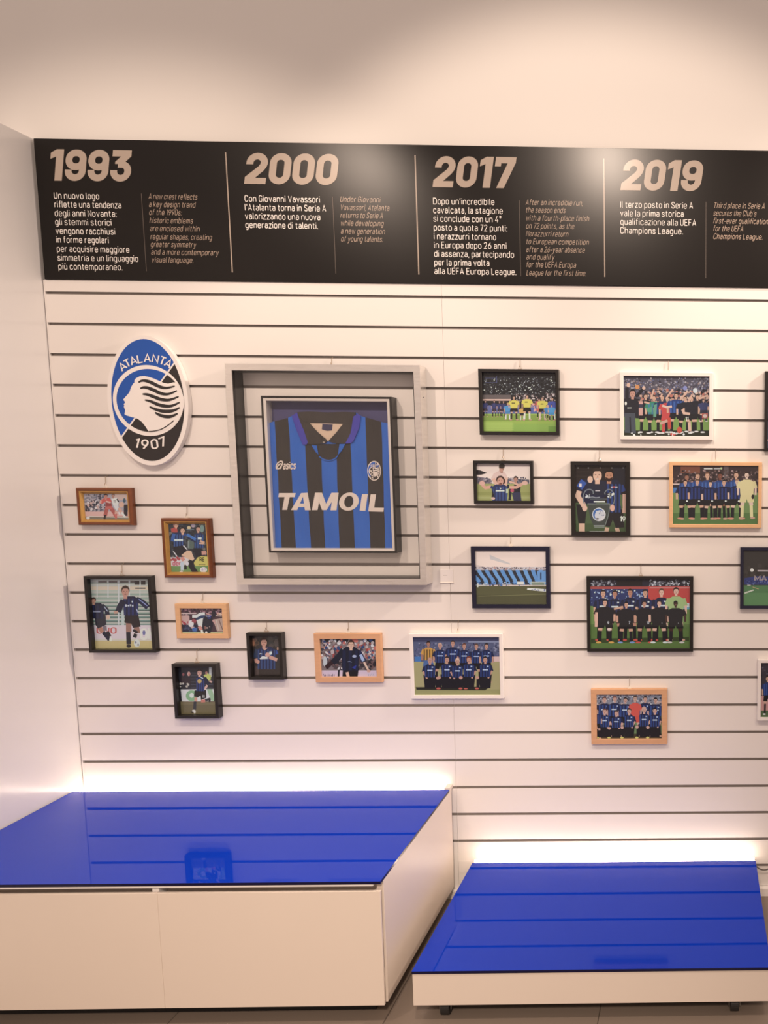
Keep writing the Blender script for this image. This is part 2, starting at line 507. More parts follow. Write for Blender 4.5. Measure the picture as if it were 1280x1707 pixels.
# ---- slatted boards: one profile run along the wall, a slot every 10 cm lined with grey metal
SLOT, SLOT_DEPTH = 0.0046, 0.0085
def slat_panel(x0, x1, label, first_slots):
    prof = [(0.0, BAN0 + 0.002, 0)]
    z_edges = []
    for k in range(21):
        z = UP - 0.1 * k
        if k == 20 and not first_slots:
            continue
        prof += [(0.0, z + SLOT, 1), (SLOT_DEPTH, z + SLOT + 0.002, 1), (SLOT_DEPTH, z - SLOT - 0.002, 1), (0.0, z - SLOT, 0)]
    prof += [(0.0, 0.034, 0)]
    mb = MB()
    for (ya, za, ma), (yb, zb, _) in zip(prof, prof[1:]):
        mb.face([(x0, ya, za), (x1, ya, za), (x1, yb, zb), (x0, yb, zb)], ma)
    top, bot = BAN0 + 0.002, 0.034
    mb.face([(x0, 0.0165, bot), (x1, 0.0165, bot), (x1, 0.0165, top), (x0, 0.0165, top)], 0)
    for xx in (x0, x1):
        mb.face([(xx, SLOT_DEPTH, bot), (xx, 0.0165, bot), (xx, 0.0165, top), (xx, SLOT_DEPTH, top)], 0)
        zs = [top] + [e for k in range(21) if k < 20 or first_slots for e in (UP - 0.1 * k + SLOT, UP - 0.1 * k - SLOT)] + [bot]
        for a, b in zip(zs[0::2], zs[1::2]):
            mb.face([(xx, 0, a), (xx, 0, b), (xx, SLOT_DEPTH, b), (xx, SLOT_DEPTH, a)], 0)
    mb.face([(x0, 0, top), (x1, 0, top), (x1, 0.0165, top), (x0, 0.0165, top)], 0)
    mb.face([(x0, 0, bot), (x1, 0, bot), (x1, 0.0165, bot), (x0, 0.0165, bot)], 0)
    return tag(mb.build('slatwall_panel', ['slat_white', 'groove_liner'], origin=(x0, 0, 0.034)), label, 'wall panel', 'slatted wall panels')
SEAM = 1.2995
p1 = slat_panel(0.0065, SEAM, 'white slatted wall panel behind the crest sign and the framed shirt', False)
mb = MB()
mb.box(0.0030, 0.0063, -0.0004, 0.0165, 0.036, BAN0)
o = mb.build('edge_strip', ['slat_white'], p1)
p2 = slat_panel(SEAM + 0.0008, XR, 'white slatted wall panel to the right of the seam, behind the team photos', True)
mb = MB()
mb.box(SEAM + 0.001, SEAM + 0.046, -0.0012, 0.0, 0.092, 0.136)
mb.build('slot_cover', ['slat_white'], p2)

# ================================================================== the black timeline above the slats
YB = -0.005
ban = thing('timeline_panel', 'long black-brown text panel above the slatted wall with years 1993 to 2019', 'sign', (0.012, YB, BAN0))
mb = MB()
mb.box(0.0115, XR, YB, 0.0165, BAN0 + 0.0025, BAN1)
bevel(mb.build('board', ['banner'], ban), 0.0006, 1)
YT = YB - 0.0004

def digit(d):
    """one heavy numeral: ribbons and patches, height 1"""
    t = 0.212
    arc = lambda cx, cy, r, a0, a1, k=20: [(cx + r * math.cos(math.radians(a0 + (a1 - a0) * i / k)), cy + r * math.sin(math.radians(a0 + (a1 - a0) * i / k))) for i in range(k + 1)]
    lo, hi, m, r = .106, .544, .325, .219
    tail = [(hi, .31)] + arc(m, .325, r, 0, -180)[1:] + [(lo, .36)]
    if d == '0':
        return ribbon(rr(lo, .106, hi, .894, .212, 10), t, True), .65
    if d == '1':
        return [[(.17, 0), (.405, 0), (.405, 1), (.17, 1)], [(.18, 1), (.18, .77), (0, .69), (0, .89)]], .405
    if d == '2':
        top = [(lo, .63)] + arc(m, .675, r, 180, 0) + [(.52, .59), (.46, .50)]
        return ribbon(top, t) + [[(0, 0), (.64, 0), (.64, .20), (0, .20)], [(0, .1), (0, .22), (.375, .565), (.55, .44), (.27, .16)]], .65
    if d == '9':
        return ribbon(rr(lo, .452, hi, .894, .205, 10), t, True) + ribbon([(hi, .70)] + tail, t), .65
    if d == '3':
        q = [[(.03, .80), (.62, .80), (.62, 1), (.03, 1)], [(.62, .81), (.62, .88), (.38, .88), (.13, .63), (.13, .56), (.38, .56)]]
        return q + ribbon([(.22, .545), (.33, .545)] + arc(.345, .35, .197, 90, 0, 10) + tail, t), .65
    if d == '7':
        return [[(0, .80), (.65, .80), (.65, 1), (0, 1)], [(0, .70), (.19, .70), (.19, .82), (0, .82)], [(.40, .82), (.65, .82), (.37, 0), (.13, 0)]], .65
def year(text, x0, x1, ytop, ybase):
    mb = MB()
    x = 0.0
    polys = []
    for ch in text:
        q, w = digit(ch)
        polys += [[(p[0] + x + 0.15 * p[1], p[1]) for p in poly] for poly in q]
        x += w + (0.06 if ch != '1' else 0.07)
    xs = [p[0] for q in polys for p in q]
    a, b, c = at(x0, ybase, YT), at(x1, ybase, YT), at(x0, ytop, YT)
    hgt = c.z - a.z
    k = (b.x - a.x) / (max(xs) - min(xs))
    z0 = 0.5 * (a.z + b.z)
    for i, q in enumerate(polys):
        mb.face([(a.x + (p[0] - min(xs)) * k, YT - 2e-6 * i, z0 + p[1] * hgt) for p in q])
    mb.build('year_numeral', ['ink_tan'], ban)['label'] = 'large tan numerals ' + text
year('1993', 87, 223.5, 249.5, 302.0)
year('2000', 407, 566, 255.5, 307.5)
year('2017', 721, 862, 261.0, 312.8)
year('2019', 1034, 1172, 266.5, 318.0)
def block(name, mat_, ox, oy, s, lines, cap, stroke, slant, label):
    mb = MB()
    for text, x0, x1, yb in lines:
        X0, X1, Y = ox + x0 / s, ox + x1 / s, oy + yb / s
        write_line(mb, text, (X0, Y), (X1, Y + 0.0145 * (X1 - X0)), YT, cap, stroke, slant)
    mb.build(name, [mat_], ban)['label'] = label
CI, CE = 0.0190, 0.0168
block('italian_text', 'ink_white', 40, 210, 3.5556, [
    ('Un nuovo logo', 178, 446, 429), ('riflette una tendenza', 181, 577, 481), ('degli anni Novanta:', 183, 549, 533),
    ('gli stemmi storici', 186, 519, 585), ('vengono racchiusi', 189, 541, 638), ('in forme regolari', 192, 503, 690),
    ('per acquisire maggiore', 196, 625, 744), ('simmetria e un linguaggio', 200, 678, 797), ('pi\u00f9 contemporaneo.', 205, 584, 849)], CI, 0.88, 0, 'white Italian text under 1993')
block('english_text', 'ink_dim', 40, 210, 3.5556, [
    ('A new crest reflects', 738, 1029, 432), ('a key design trend', 740, 1017, 479), ('of the 1990s:', 741, 936, 526), ('historic emblems', 744, 1003, 574),
    ('are enclosed within', 746, 1042, 621), ('regular shapes, creating', 749, 1115, 670), ('greater symmetry', 751, 1021, 715),
    ('and a more contemporary', 753, 1155, 761), ('visual language.', 756, 1006, 807)], CE, 0.80, 0.2, 'dim slanted English text beside 1993')
block('italian_text', 'ink_white', 380, 230, 3.7647, [
    ('Con Giovanni Vavassori', 105, 577, 398), ('l\u2019Atalanta torna in Serie A', 106, 616, 453), ('valorizzando una nuova', 108, 580, 508),
    ('generazione di talenti.', 110, 565, 563)], CI, 0.88, 0, 'white Italian text under 2000')
block('english_text', 'ink_dim', 380, 230, 3.7647, [
    ('Under Giovanni', 703, 957, 400), ('Vavassori, Atalanta', 704, 1014, 451), ('returns to Serie A', 705, 974, 500), ('while developing', 706, 978, 549),
    ('a new generation', 707, 987, 599), ('of young talents.', 709, 975, 648)], CE, 0.80, 0.2, 'dim slanted English text beside 2000')
block('italian_text', 'ink_white', 690, 240, 4.0, [
    ('Dopo un\u2019incredibile', 128, 537, 400), ('cavalcata, la stagione', 129, 592, 459), ('si conclude con un 4\u00b0', 130, 583, 516),
    ('posto a quota 72 punti:', 132, 621, 575), ('i nerazzurri tornano', 133, 548, 634), ('in Europa dopo 26 anni', 134, 617, 692),
    ('di assenza, partecipando', 135, 667, 750), ('per la prima volta', 136, 503, 808), ('alla UEFA Europa League.', 136, 682, 865)], CI, 0.88, 0, 'white Italian text under 2017')
block('english_text', 'ink_dim', 690, 240, 4.0, [
    ('After an incredible run,', 744, 1128, 405), ('the season ends', 745, 1012, 456), ('with a fourth-place finish', 745, 1169, 509), ('on 72 points, as the', 746, 1070, 562),
    ('Nerazzurri return', 746, 1030, 614), ('to European competition', 747, 1167, 666), ('after a 26-year absence', 747, 1140, 719), ('and qualify', 748, 937, 769),
    ('for the UEFA Europa', 748, 1081, 820), ('League for the first time.', 749, 1150, 874)], CE, 0.80, 0.2, 'dim slanted English text beside 2017')
block('italian_text', 'ink_white', 980, 240, 4.2667, [
    ('Il terzo posto in Serie A', 230, 747, 451), ('vale la prima storica', 230, 681, 512), ('qualificazione alla UEFA', 231, 769, 573), ('Champions League.', 230, 675, 635)],
    CI, 0.88, 0, 'white Italian text under 2019')
block('english_text', 'ink_dim', 980, 240, 4.2667, [
    ('Third place in Serie A', 893, 1259, 455), ('secures the Club\u2019s', 891, 1198, 509), ('first-ever qualification', 890, 1283, 564), ('for the UEFA', 890, 1106, 618),
    ('Champions League.', 890, 1243, 674)], CE, 0.80, 0.2, 'dim slanted English text beside 2019')
def rule(x0, y0, x1, y1, w, m):
    a, b = at(x0, y0, YT), at(x1, y1, YT)
    x = 0.5 * (a.x + b.x)
    mb = MB()
    mb.box(x - w / 2, x + w / 2, YT, YB, b.z, a.z)
    mb.build('divider_line', [m], ban)
for x0, y0, x1, y1 in ((378, 253.5, 385.3, 454), (693, 258.5, 696.8, 457.5), (1007, 264.3, 1007.5, 461.5)):
    rule(x0, y0, x1, y1, 0.0036, 'ink_tan')
for x0, y0, x1, y1 in ((236.5, 322.5, 243, 452), (555.3, 328, 558.7, 456), (865.7, 334, 867.7, 460), (1176.9, 336.5, 1176.3, 463.5)):
    rule(x0, y0, x1, y1, 0.0014, 'ink_hair')

# ================================================================== the oval crest
YC = -0.021
crest = thing('crest_sign', 'oval blue, black and white football crest sign fixed to the slats at left', 'sign', (0, 0, 0))
cz = lambda p, y: at(160 + p[0] / 6.567, 540 + p[1] / 6.567, y)
def cmap(poly, y):
    return [(cz(p, y).x, cz(p, y).z) for p in poly]
def oval(k, n=72):
    return ellipse(567, 832, 397 * k, 668 * k, n, shear=0.071)
def crest_layer(name, m, polys, k, parent=None):
    mb = MB()
    y = YC - 0.0003 * k
    for i, p in enumerate(polys):
        mb.face([(x, y - 2e-6 * i, z) for x, z in cmap(p, y)])
    return mb.build(name, [m], parent or crest)
mb = MB()
mb.prism(cmap(ellipse(567, 838, 441, 712, 96, shear=0.071), YC), YC, -0.0006)
bevel(mb.build('board', ['sign_white'], crest), 0.003, 3)
A_, B_ = 800, 570                # the slanting split: from (855, 430) down to (285, 1230)
split = lambda poly, d, side: half(poly, side * A_, side * B_, side * (A_ * 855 + B_ * 430 + d * 982))
ring_o, ring_i = ellipse(573, 838, 388, 388, 72, shear=0.06), ellipse(585, 838, 360, 346, 72, shear=0.06)
crest_layer('blue_field', 'sign_blue', [split(oval(1), -9, 1)], 1)
crest_layer('black_field', 'sign_black', [split(oval(1), 9, -1)], 1)
crest_layer('ring', 'sign_white', [ring_o], 2)
disc = crest_layer('blue_half', 'sign_blue', [split(ring_i, -9, 1)], 3)
crest_layer('black_half', 'sign_black', [split(ring_i, 9, -1)], 3)
head = [(440, 592), (478, 573), (530, 570), (580, 579), (640, 600), (700, 628), (745, 647), (790, 654), (845, 640), (885, 640), (925, 720), (960, 800), (962, 900),
        (935, 1000), (868, 1090), (800, 1140), (720, 1170), (640, 1183), (578, 1182), (545, 1128), (502, 1072), (462, 1042), (432, 1028), (400, 1022), (330, 1000), (312, 988),
        (316, 965), (318, 940), (305, 905), (311, 890), (303, 880), (318, 860), (312, 845), (297, 828), (312, 810), (335, 785), (365, 750), (375, 720),
        (385, 690), (402, 660), (420, 642), (421, 615)]
crest_layer('head_profile', 'sign_white', [head], 4)
hair = []
for ln in ([(465, 640), (500, 622), (545, 622), (600, 640), (660, 670), (720, 694), (780, 700), (862, 680)],
           [(485, 705), (520, 694), (570, 700), (640, 728), (710, 760), (790, 768), (887, 730)],
           [(510, 768), (560, 772), (640, 800), (710, 825), (800, 832), (905, 795)],
           [(535, 832), (600, 848), (680, 882), (760, 900), (830, 896), (917, 858)],
           [(585, 905), (640, 930), (720, 953), (800, 956), (860, 944), (917, 915)],
           [(645, 968), (700, 998), (770, 1015), (830, 1010), (895, 980)]):
    sm = smooth(ln, 4)
    n = len(sm)
    hair += ribbon(sm, 37, taper=[0.12 + 0.88 * math.sin(math.pi * min(1, (i / (n - 1)) * 0.9 + 0.05)) ** 0.7 for i in range(n)])
hair += ribbon(smooth([(576, 1178), (640, 1172), (715, 1152), (790, 1108), (852, 1057)], 4), 11)
crest_layer('hair_waves', 'sign_black', hair, 5)
def arc_text(text, angs, radius, hgt, up, stroke, cxy=(575, 838), wide=1.28):
    out = []
    for ch, a in zip(text, angs):
        qs, w = lettering(ch, stroke)
        k = hgt / 7.0
        t = math.radians(a)
        ux, uy = (math.cos(t), math.sin(t))
        for q in qs:
            pts = []
            for px, py in q:
                u, v_ = (px - w / 2) * k, py * k
                r = radius + v_ if up else radius - v_
                s = 1 if up else -1
                # letters stand outward above the ring, inward below it
                if up:
                    pts.append((cxy[0] + math.sin(t) * r + ux * u * wide, cxy[1] - math.cos(t) * r + uy * u * wide))
                else:
                    pts.append((cxy[0] + math.sin(t) * r + ux * u * wide, cxy[1] + math.cos(t) * r - uy * u * wide))
            out.append(pts)
    return out
crest_layer('club_lettering', 'sign_white', arc_text('ATALANTA', (-36.5, -28.5, -20, -11.2, -0.6, 10.4, 20.3, 29.2), 424, 82, True, 1.1, (567, 838)), 5)
crest_layer('founding_year', 'sign_white', arc_text('1907', (-14, -3.6, 9, 20.5), 530, 96, False, 1.15, (565, 838)), 5)

# ================================================================== printed photographs: flat coloured shapes on paper
class Print:
    """a photograph's contents, drawn in the pixels of a close look at it: full pixel = origin + p / scale"""
    def __init__(s, ox, oy, sc, k=0.80):
        s.ox, s.oy, s.sc, s.k = ox, oy, sc, k
        s.items = []
        s.cache = {}
    def c(s, h):
        if h not in s.cache:
            s.cache[h] = seen(h, s.k)
        return s.cache[h]
    def poly(s, h, pts):
        s.items.append((h, pts))
    def rect(s, h, x0, y0, x1, y1):
        s.poly(h, [(x0, y0), (x1, y0), (x1, y1), (x0, y1)])
    def el(s, h, cx, cy, rx, ry, rot=0.0, n=16):
        s.poly(h, ellipse(cx, cy, rx, ry, n, rot))
    def line(s, h, pts, w, taper=None):
        for q in ribbon(pts, w, taper=taper):
            s.poly(h, q)
        for p in pts[1:-1]:
            if w > 12:
                s.el(h, p[0], p[1], w / 2, w / 2, n=10)
    def dots(s, cols, x0, y0, x1, y1, n, r0, r1, flat=1.0):
        for _ in range(n):
            r = random.uniform(r0, r1)
            s.el(random.choice(cols), random.uniform(x0, x1), random.uniform(y0, y1), r, r * flat * random.uniform(0.7, 1.3), random.uniform(0, 3), n=6)
    def text(s, h, t, x, y, hgt, stroke=1.2, sx=1.0, rot=0.0):
        qs, w = lettering(t, stroke)
        k = hgt / 7.0
        cr, sr = math.cos(rot), math.sin(rot)
        for q in qs:
            s.poly(h, [(x + p[0] * k * sx * cr + p[1] * k * sr, y + p[0] * k * sx * sr - p[1] * k * cr) for p in q])
    def head(s, cx, cy, r, skin, hair, face=True, beard=None):
        s.rect(skin, cx - r * .38, cy + r * .5, cx + r * .38, cy + r * 1.5)
        s.el(hair, cx, cy - r * .25, r * .86, r * 1.0)
        s.el(skin, cx, cy + r * .12, r * .72, r * .95)
        s.poly(hair, [(cx - r * .78, cy - r * .3), (cx - r * .62, cy - r * 1.0), (cx, cy - r * 1.28), (cx + r * .62, cy - r * 1.0), (cx + r * .78, cy - r * .3), (cx + r * .4, cy - r * .62), (cx - r * .4, cy - r * .6)])
        if beard:
            s.poly(beard, [(cx - r * .68, cy + r * .3), (cx, cy + r * .55), (cx + r * .68, cy + r * .3), (cx + r * .5, cy + r * .95), (cx, cy + r * 1.15), (cx - r * .5, cy + r * .95)])
        if face:
            dk = '#5a3328'
            s.el(dk, cx - r * .3, cy - r * .02, r * .15, r * .08, n=6)
            s.el(dk, cx + r * .3, cy - r * .02, r * .15, r * .08, n=6)
            s.el('#8a4a3c', cx, cy + r * .58, r * .25, r * .09, n=6)
            s.el('#c98a70', cx + r * .05, cy + r * .28, r * .1, r * .16, n=6)
    def shirt(s, x0, x1, y0, y1, base='#1f2b55', stripe='#3560b8', n=4, slope=0.16):
        w = x1 - x0
        s.poly(base, [(x0 + w * .28, y0 - (y1 - y0) * .06), (x1 - w * .28, y0 - (y1 - y0) * .06), (x1, y0 + (y1 - y0) * .1), (x1 - w * .06, y1), (x0 + w * .06, y1), (x0, y0 + (y1 - y0) * .1)])
        if stripe:
            a, b = (tuple(int(q[j:j + 2], 16) for j in (1, 3, 5)) for q in (base, stripe))
            stripe = '#%02x%02x%02x' % tuple(int(0.38 * a[j] + 0.62 * b[j]) for j in range(3))
            for i in range(n):
                c = x0 + w * (i + .5) / n
                s.rect(stripe, c - w / n * .24, y0 + (y1 - y0) * .08, c + w / n * .24, y1)
    def standing(s, cx, top, foot, skin='#e0a888', hair='#3a2620', base='#1d2440', stripe='#3560b8', shorts='#1c1a1e', socks='#1c1a20', boots='#d8a080', wide=1.0, arms=True, k=0.105, logo=None, beard=None):
        H = foot - top
        r = H * 0.062
        hw = H * k * wide
        sh, wa, kn = top + H * .19, top + H * .50, top + H * .72
        for sgn in (-1, 1):
            x = cx + sgn * hw * .5
            s.line(skin, [(x, top + H * .6), (x + sgn * hw * .12, kn)], hw * .52)
            s.line(socks, [(x + sgn * hw * .1, kn), (x + sgn * hw * .15, foot - H * .03)], hw * .42)
            s.el(boots, x + sgn * hw * .28, foot - H * .012, hw * .36, H * .022, n=8)
        s.poly(shorts, [(cx - hw * .82, wa - H * .02), (cx + hw * .82, wa - H * .02), (cx + hw * 1.02, top + H * .655), (cx + hw * .12, top + H * .66), (cx, top + H * .58), (cx - hw * .12, top + H * .66), (cx - hw * 1.02, top + H * .655)])
        if arms:
            for sgn in (-1, 1):
                s.line(base, [(cx + sgn * hw * .9, sh + H * .02), (cx + sgn * hw * 1.2, sh + H * .16)], hw * .5)
                s.line(skin, [(cx + sgn * hw * 1.2, sh + H * .15), (cx + sgn * hw * 1.18, top + H * .5)], hw * .28)
        s.shirt(cx - hw, cx + hw, sh, wa, base, stripe)
        if logo:
            s.rect(logo, cx - hw * .5, sh + H * .12, cx + hw * .5, sh + H * .15)
            s.el(logo, cx + hw * .45, sh + H * .055, hw * .16, H * .018, n=6)
        s.head(cx, top + r * 1.15, r, skin, hair, beard=beard)
    def kneeling(s, cx, top, foot, skin='#d9a184', hair='#33231e', base='#1d2440', stripe='#31509a', shorts='#1b1a22', boots='#c86a50', side=1, hw=None, logo=None):
        H = foot - top
        r = H * .088
        hw = hw or H * .17
        sh, wa = top + H * .24, top + H * .63
        s.poly(shorts, [(cx - hw * 1.15, wa - H * .08), (cx + hw * 1.15, wa - H * .08), (cx + hw * .9, foot - H * .03), (cx - hw * .9, foot - H * .03)])
        s.poly(shorts, [(cx + side * hw * .3, wa), (cx + side * hw * 1.5, wa - H * .02), (cx + side * hw * 1.55, foot - H * .02), (cx + side * hw * 1.05, foot - H * .02), (cx + side * hw * .9, wa + H * .14)])
        s.el(skin, cx + side * hw * 1.4, wa + H * .02, hw * .33, H * .05, n=10)
        s.el(boots, cx + side * hw * 1.45, foot - H * .02, hw * .36, H * .03, n=8)
        s.line(base, [(cx - side * hw * .9, sh + H * .05), (cx - side * hw * 1.2, sh + H * .22)], hw * .5)
        s.line(skin, [(cx - side * hw * 1.2, sh + H * .2), (cx - side * hw * .5, wa + H * .04)], hw * .28)
        s.shirt(cx - hw, cx + hw, sh, wa, base, stripe)
        if logo:
            s.rect(logo, cx - hw * .45, sh + H * .15, cx + hw * .45, sh + H * .19)
            s.el(logo, cx + hw * .45, sh + H * .07, hw * .17, H * .025, n=6)
        s.head(cx, top + r * 1.2, r, skin, hair)
    def into(s, mb, x0, x1, z0, z1, y):
        for i, (h, pts) in enumerate(s.items):
            q = []
            for p in pts:
                w = at(s.ox + p[0] / s.sc, s.oy + p[1] / s.sc, y)
                q.append((w.x, w.z))
            for a, b, c in ((1, 0, x1), (-1, 0, -x0), (0, 1, z1), (0, -1, -z0)):
                q = half(q, a, b, c)
                if len(q) < 3:
                    break
            if len(q) >= 3:
                yy = y - 1.6e-6 * (i + 1)
                mb.face([(X, yy, Z) for X, Z in q], 0, s.c(h))

HOOKS = []
def frame(px0, px1, label, kind, d, b, rec, art, bg, hook_px=None, name='framed_photo', group='framed football photographs'):
    """px0, px1: top-left and bottom-right corner of the frame's front"""
    y = -d
    a, c = at(*px0, y), at(*px1, y)
    x0, x1, z0, z1 = a.x, c.x, c.z, a.z
    root = thing(name, label, 'picture', ((x0 + x1) / 2, 0, z0), group)
    yi = -d + rec                                  # where the picture lies
    bv = 0.0012
    mb = MB()
    if kind == 'gold':
        mb.sweep_rect(x0, x1, z0, z1, [(0, -0.0008), (0, -d + 0.006), (0.003, -d + 0.001), (0.006, -d), (b, -d + 0.002), (b, -d + 0.004)])
        mb.build('moulding', ['dark_wood'], root)
        mb = MB()
        mb.sweep_rect(x0, x1, z0, z1, [(b - 0.0002, -d + 0.0025), (b + 0.003, -d + 0.0022), (b + 0.009, yi - 0.001), (b + 0.009, yi + 0.001)])
        mb.build('gilt_slip', ['gold_slip'], root)
        inn = b + 0.0085
    else:
        m = {'black': 'black_satin', 'white': 'white_lacquer', 'navy': 'navy_gloss', 'light': 'light_wood', 'beech': 'beech_wood'}[kind]
        mb.sweep_rect(x0, x1, z0, z1, [(0, -0.0008), (0, -d + bv), (bv, -d), (b - bv, -d), (b, -d + bv), (b, yi + 0.001)])
        mb.build('moulding', [m], root)
        inn = b - 0.0004
    mb = MB()
    mb.box(x0 + 0.002, x1 - 0.002, yi + 0.0011, -0.0009, z0 + 0.002, z1 - 0.002)
    mb.build('back_board', ['backing'], root)
    mb = MB()
    X0, X1, Z0, Z1 = x0 + inn, x1 - inn, z0 + inn, z1 - inn
    mb.face([(X0, yi, Z0), (X1, yi, Z0), (X1, yi, Z1), (X0, yi, Z1)], 0, seen(bg, art.k if art else 0.8))
    if art:
        art.into(mb, X0, X1, Z0, Z1, yi)
    mb.build('photo_print', ['photo_print'], root)
    mb = MB()
    g = yi - 0.0022
    mb.face([(X0, g, Z0), (X1, g, Z0), (X1, g, Z1), (X0, g, Z1)])
    mb.build('glass', ['glazing'], root)
    hx = at(hook_px, px0[1], y * 0.5).x if hook_px else (x0 + x1) / 2
    if hook_px is not None or px1[0] < 1285:
        mb = MB()
        yh = -0.006
        mb.tube([(hx - 0.0065, yh, z1 + 0.001), (hx + 0.0065, yh, z1 + 0.001), (hx, yh, z1 + 0.013)], 0.0009, 6, closed=True)
        mb.box(hx - 0.006, hx + 0.006, yh - 0.003, -0.001, z1 - 0.0005, z1 + 0.0022)
        mb.build('hanging_ring', ['clear_plastic' if kind != 'black' else 'wire'], root)
        HOOKS.append((hx, yh, z1 + 0.0125, label))
    return root, (x0, x1, z0, z1)

SK, SK2, DKH, NAVY, BLU = '#e3a784', '#c98466', '#35211b', '#1d2238', '#2f5fb5'
# ---- red-shirted and white-shirted players
a1 = Print(130, 810, 12.8)
a1.rect('#b9a9ad', 60, 120, 1100, 560)
a1.dots(['#6f6a78', '#8f8890', '#c9b4b4', '#4a4450', '#a58c8c', '#d8c4c0'], 100, 150, 640, 540, 170, 10, 30)
a1.rect('#56505e', 470, 240, 500, 540); a1.rect('#7d7886', 380, 180, 400, 540)
a1.rect('#d9b3a4', 760, 150, 1100, 300)
a1.dots(['#37343f', '#4a4652', '#e0b0a0', '#5b5662', '#ead6cc'], 180, 330, 420, 530, 70, 14, 34)
a1.rect('#eeb4a6', 90, 545, 1100, 660)
a1.rect('#8c7d6a', 90, 650, 1100, 760)
a1.poly('#e8d8c4', [(240, 640), (1080, 668), (1080, 682), (240, 654)])
a1.rect('#2e2b33', 980, 400, 1060, 640); a1.el('#e9b294', 930, 400, 55, 60); a1.el('#3d6070', 990, 310, 30, 50)
a1.line('#c4574c', [(630, 440), (600, 560), (580, 640)], 80); a1.line('#3a2b2d', [(585, 620), (565, 710)], 44)
a1.line('#c4574c', [(690, 460), (770, 560), (810, 640)], 80); a1.line('#e0685e', [(800, 590), (815, 690)], 50)
a1.poly('#d9655a', [(585, 420), (720, 420), (745, 500), (585, 500)])
a1.poly('#a63d3a', [(585, 300), (700, 290), (725, 430), (590, 440)])
a1.poly('#e2574c', [(490, 300), (560, 260), (680, 250), (720, 330), (700, 360), (600, 330), (500, 390), (470, 360)])
a1.line('#f0a890', [(490, 310), (480, 380)], 36); a1.line('#f2b8a4', [(600, 330), (700, 355)], 34)
a1.head(595, 225, 48, '#d98872', '#2c2226')
a1.poly('#ece4de', [(710, 270), (830, 250), (870, 360), (850, 470), (760, 430), (730, 350)])
a1.poly('#e6ddd6', [(745, 400), (860, 400), (870, 470), (830, 540), (790, 480)])
a1.text('#4a444c', '11', 760, 360, 50)
a1.line('#2f2a30', [(830, 280), (870, 340)], 26); a1.line('#e6a98e', [(870, 470), (930, 560)], 56)
a1.line('#ece4de', [(930, 560), (1010, 670)], 44); a1.line('#e6a98e', [(810, 530), (800, 600)], 40)
a1.head(750, 210, 40, '#c58a74', '#2c2022')
a1.el('#efe0d6', 215, 683, 38, 34); a1.line('#efe0d6', [(870, 560), (900, 620)], 30)
frame((124.3, 813.3), (221.2, 876), 'small brown and gold frame with a red-shirted player, under the crest sign', 'gold', 0.021, 0.0105, 0.012, a1, '#b9a9ad', 174)
# ---- striped player at full stretch
a2 = Print(270, 860, 14.222)
a2.rect('#3a3c40', 90, 160, 1120, 1100)
a2.dots(['#26262c', '#4d5258', '#6b5a50', '#2d3138', '#7d7468'], 120, 170, 1080, 980, 120, 18, 50)
a2.el('#d97a66', 330, 220, 60, 60); a2.poly('#c8483f', [(210, 310), (290, 270), (360, 300), (370, 390), (230, 390)]); a2.head(335, 225, 50, '#e8b08c', '#4a2c20')
a2.el('#e5c78e', 640, 280, 45, 40); a2.rect('#6d8088', 580, 310, 760, 330); a2.el('#b9a0a8', 740, 230, 50, 45)
a2.el('#7f9a90', 950, 300, 50, 90)
a2.rect('#5f6e62', 620, 560, 760, 780); a2.rect('#8c948c', 610, 590, 645, 760)
a2.rect('#74984f', 180, 1180, 1120, 1380)
a2.rect('#e6d4cc', 200, 980, 640, 1190); a2.dots(['#c2484a', '#b83c46'], 220, 990, 440, 1060, 10, 20, 40)
a2.text('#d4586a', 'der', 250, 1170, 100, 1.6)
a2.poly('#dcc94f', [(850, 980), (920, 955), (1080, 960), (1110, 1180), (800, 1190), (740, 1120)])
a2.text('#2e2a1c', 'RE', 890, 1070, 80, 1.6); a2.line('#8a7a34', [(870, 1160), (930, 1148), (1030, 1158)], 16)
# second player
a2.line('#24262e', [(830, 740), (870, 880), (900, 960)], 190)
a2.line('#e19a84', [(990, 830), (1000, 920)], 110)
a2.shirt(760, 1000, 420, 760, '#22345e', '#3f74b8', 4)
a2.line('#3d7cc4', [(590, 440), (700, 500), (800, 560)], 62); a2.line('#1d2c50', [(600, 510), (800, 620)], 40)
a2.rect('#dfe4ea', 850, 510, 940, 560); a2.line('#e8b08c', [(900, 590), (1010, 640)], 50); a2.line('#e8b08c', [(880, 650), (990, 660)], 30)
a2.head(860, 310, 62, '#dba182', '#1c1a1c')
# first player
a2.shirt(265, 520, 410, 760, '#20305a', '#4b7cc0', 4)
a2.line('#3565ac', [(290, 420), (260, 520), (250, 600)], 80); a2.line('#2b4e90', [(530, 420), (560, 470)], 70)
a2.rect('#dbe2ea', 290, 550, 500, 595)
a2.poly('#26242a', [(270, 730), (510, 700), (620, 800), (480, 930), (360, 950), (270, 830)])
a2.line('#e6dcd6', [(510, 700), (600, 800)], 26); a2.line('#e6dcd6', [(270, 840), (360, 960)], 24)
a2.poly('#f0c096', [(460, 930), (600, 820), (690, 830), (770, 1020), (720, 1060), (600, 1010)])
a2.poly('#26232a', [(620, 1060), (760, 1060), (760, 1180), (870, 1340), (720, 1345), (620, 1180)])
a2.line('#e8927c', [(470, 980), (520, 1060)], 80)
a2.line('#cdd4dc', [(475, 1080), (480, 1290)], 72); a2.el('#eadfd6', 460, 1330, 40, 30)
a2.rect('#26232a', 530, 1160, 590, 1270); a2.el('#e9dcd8', 600, 1130, 40, 50)
a2.head(490, 345, 68, '#eab08c', '#2a1d1c')
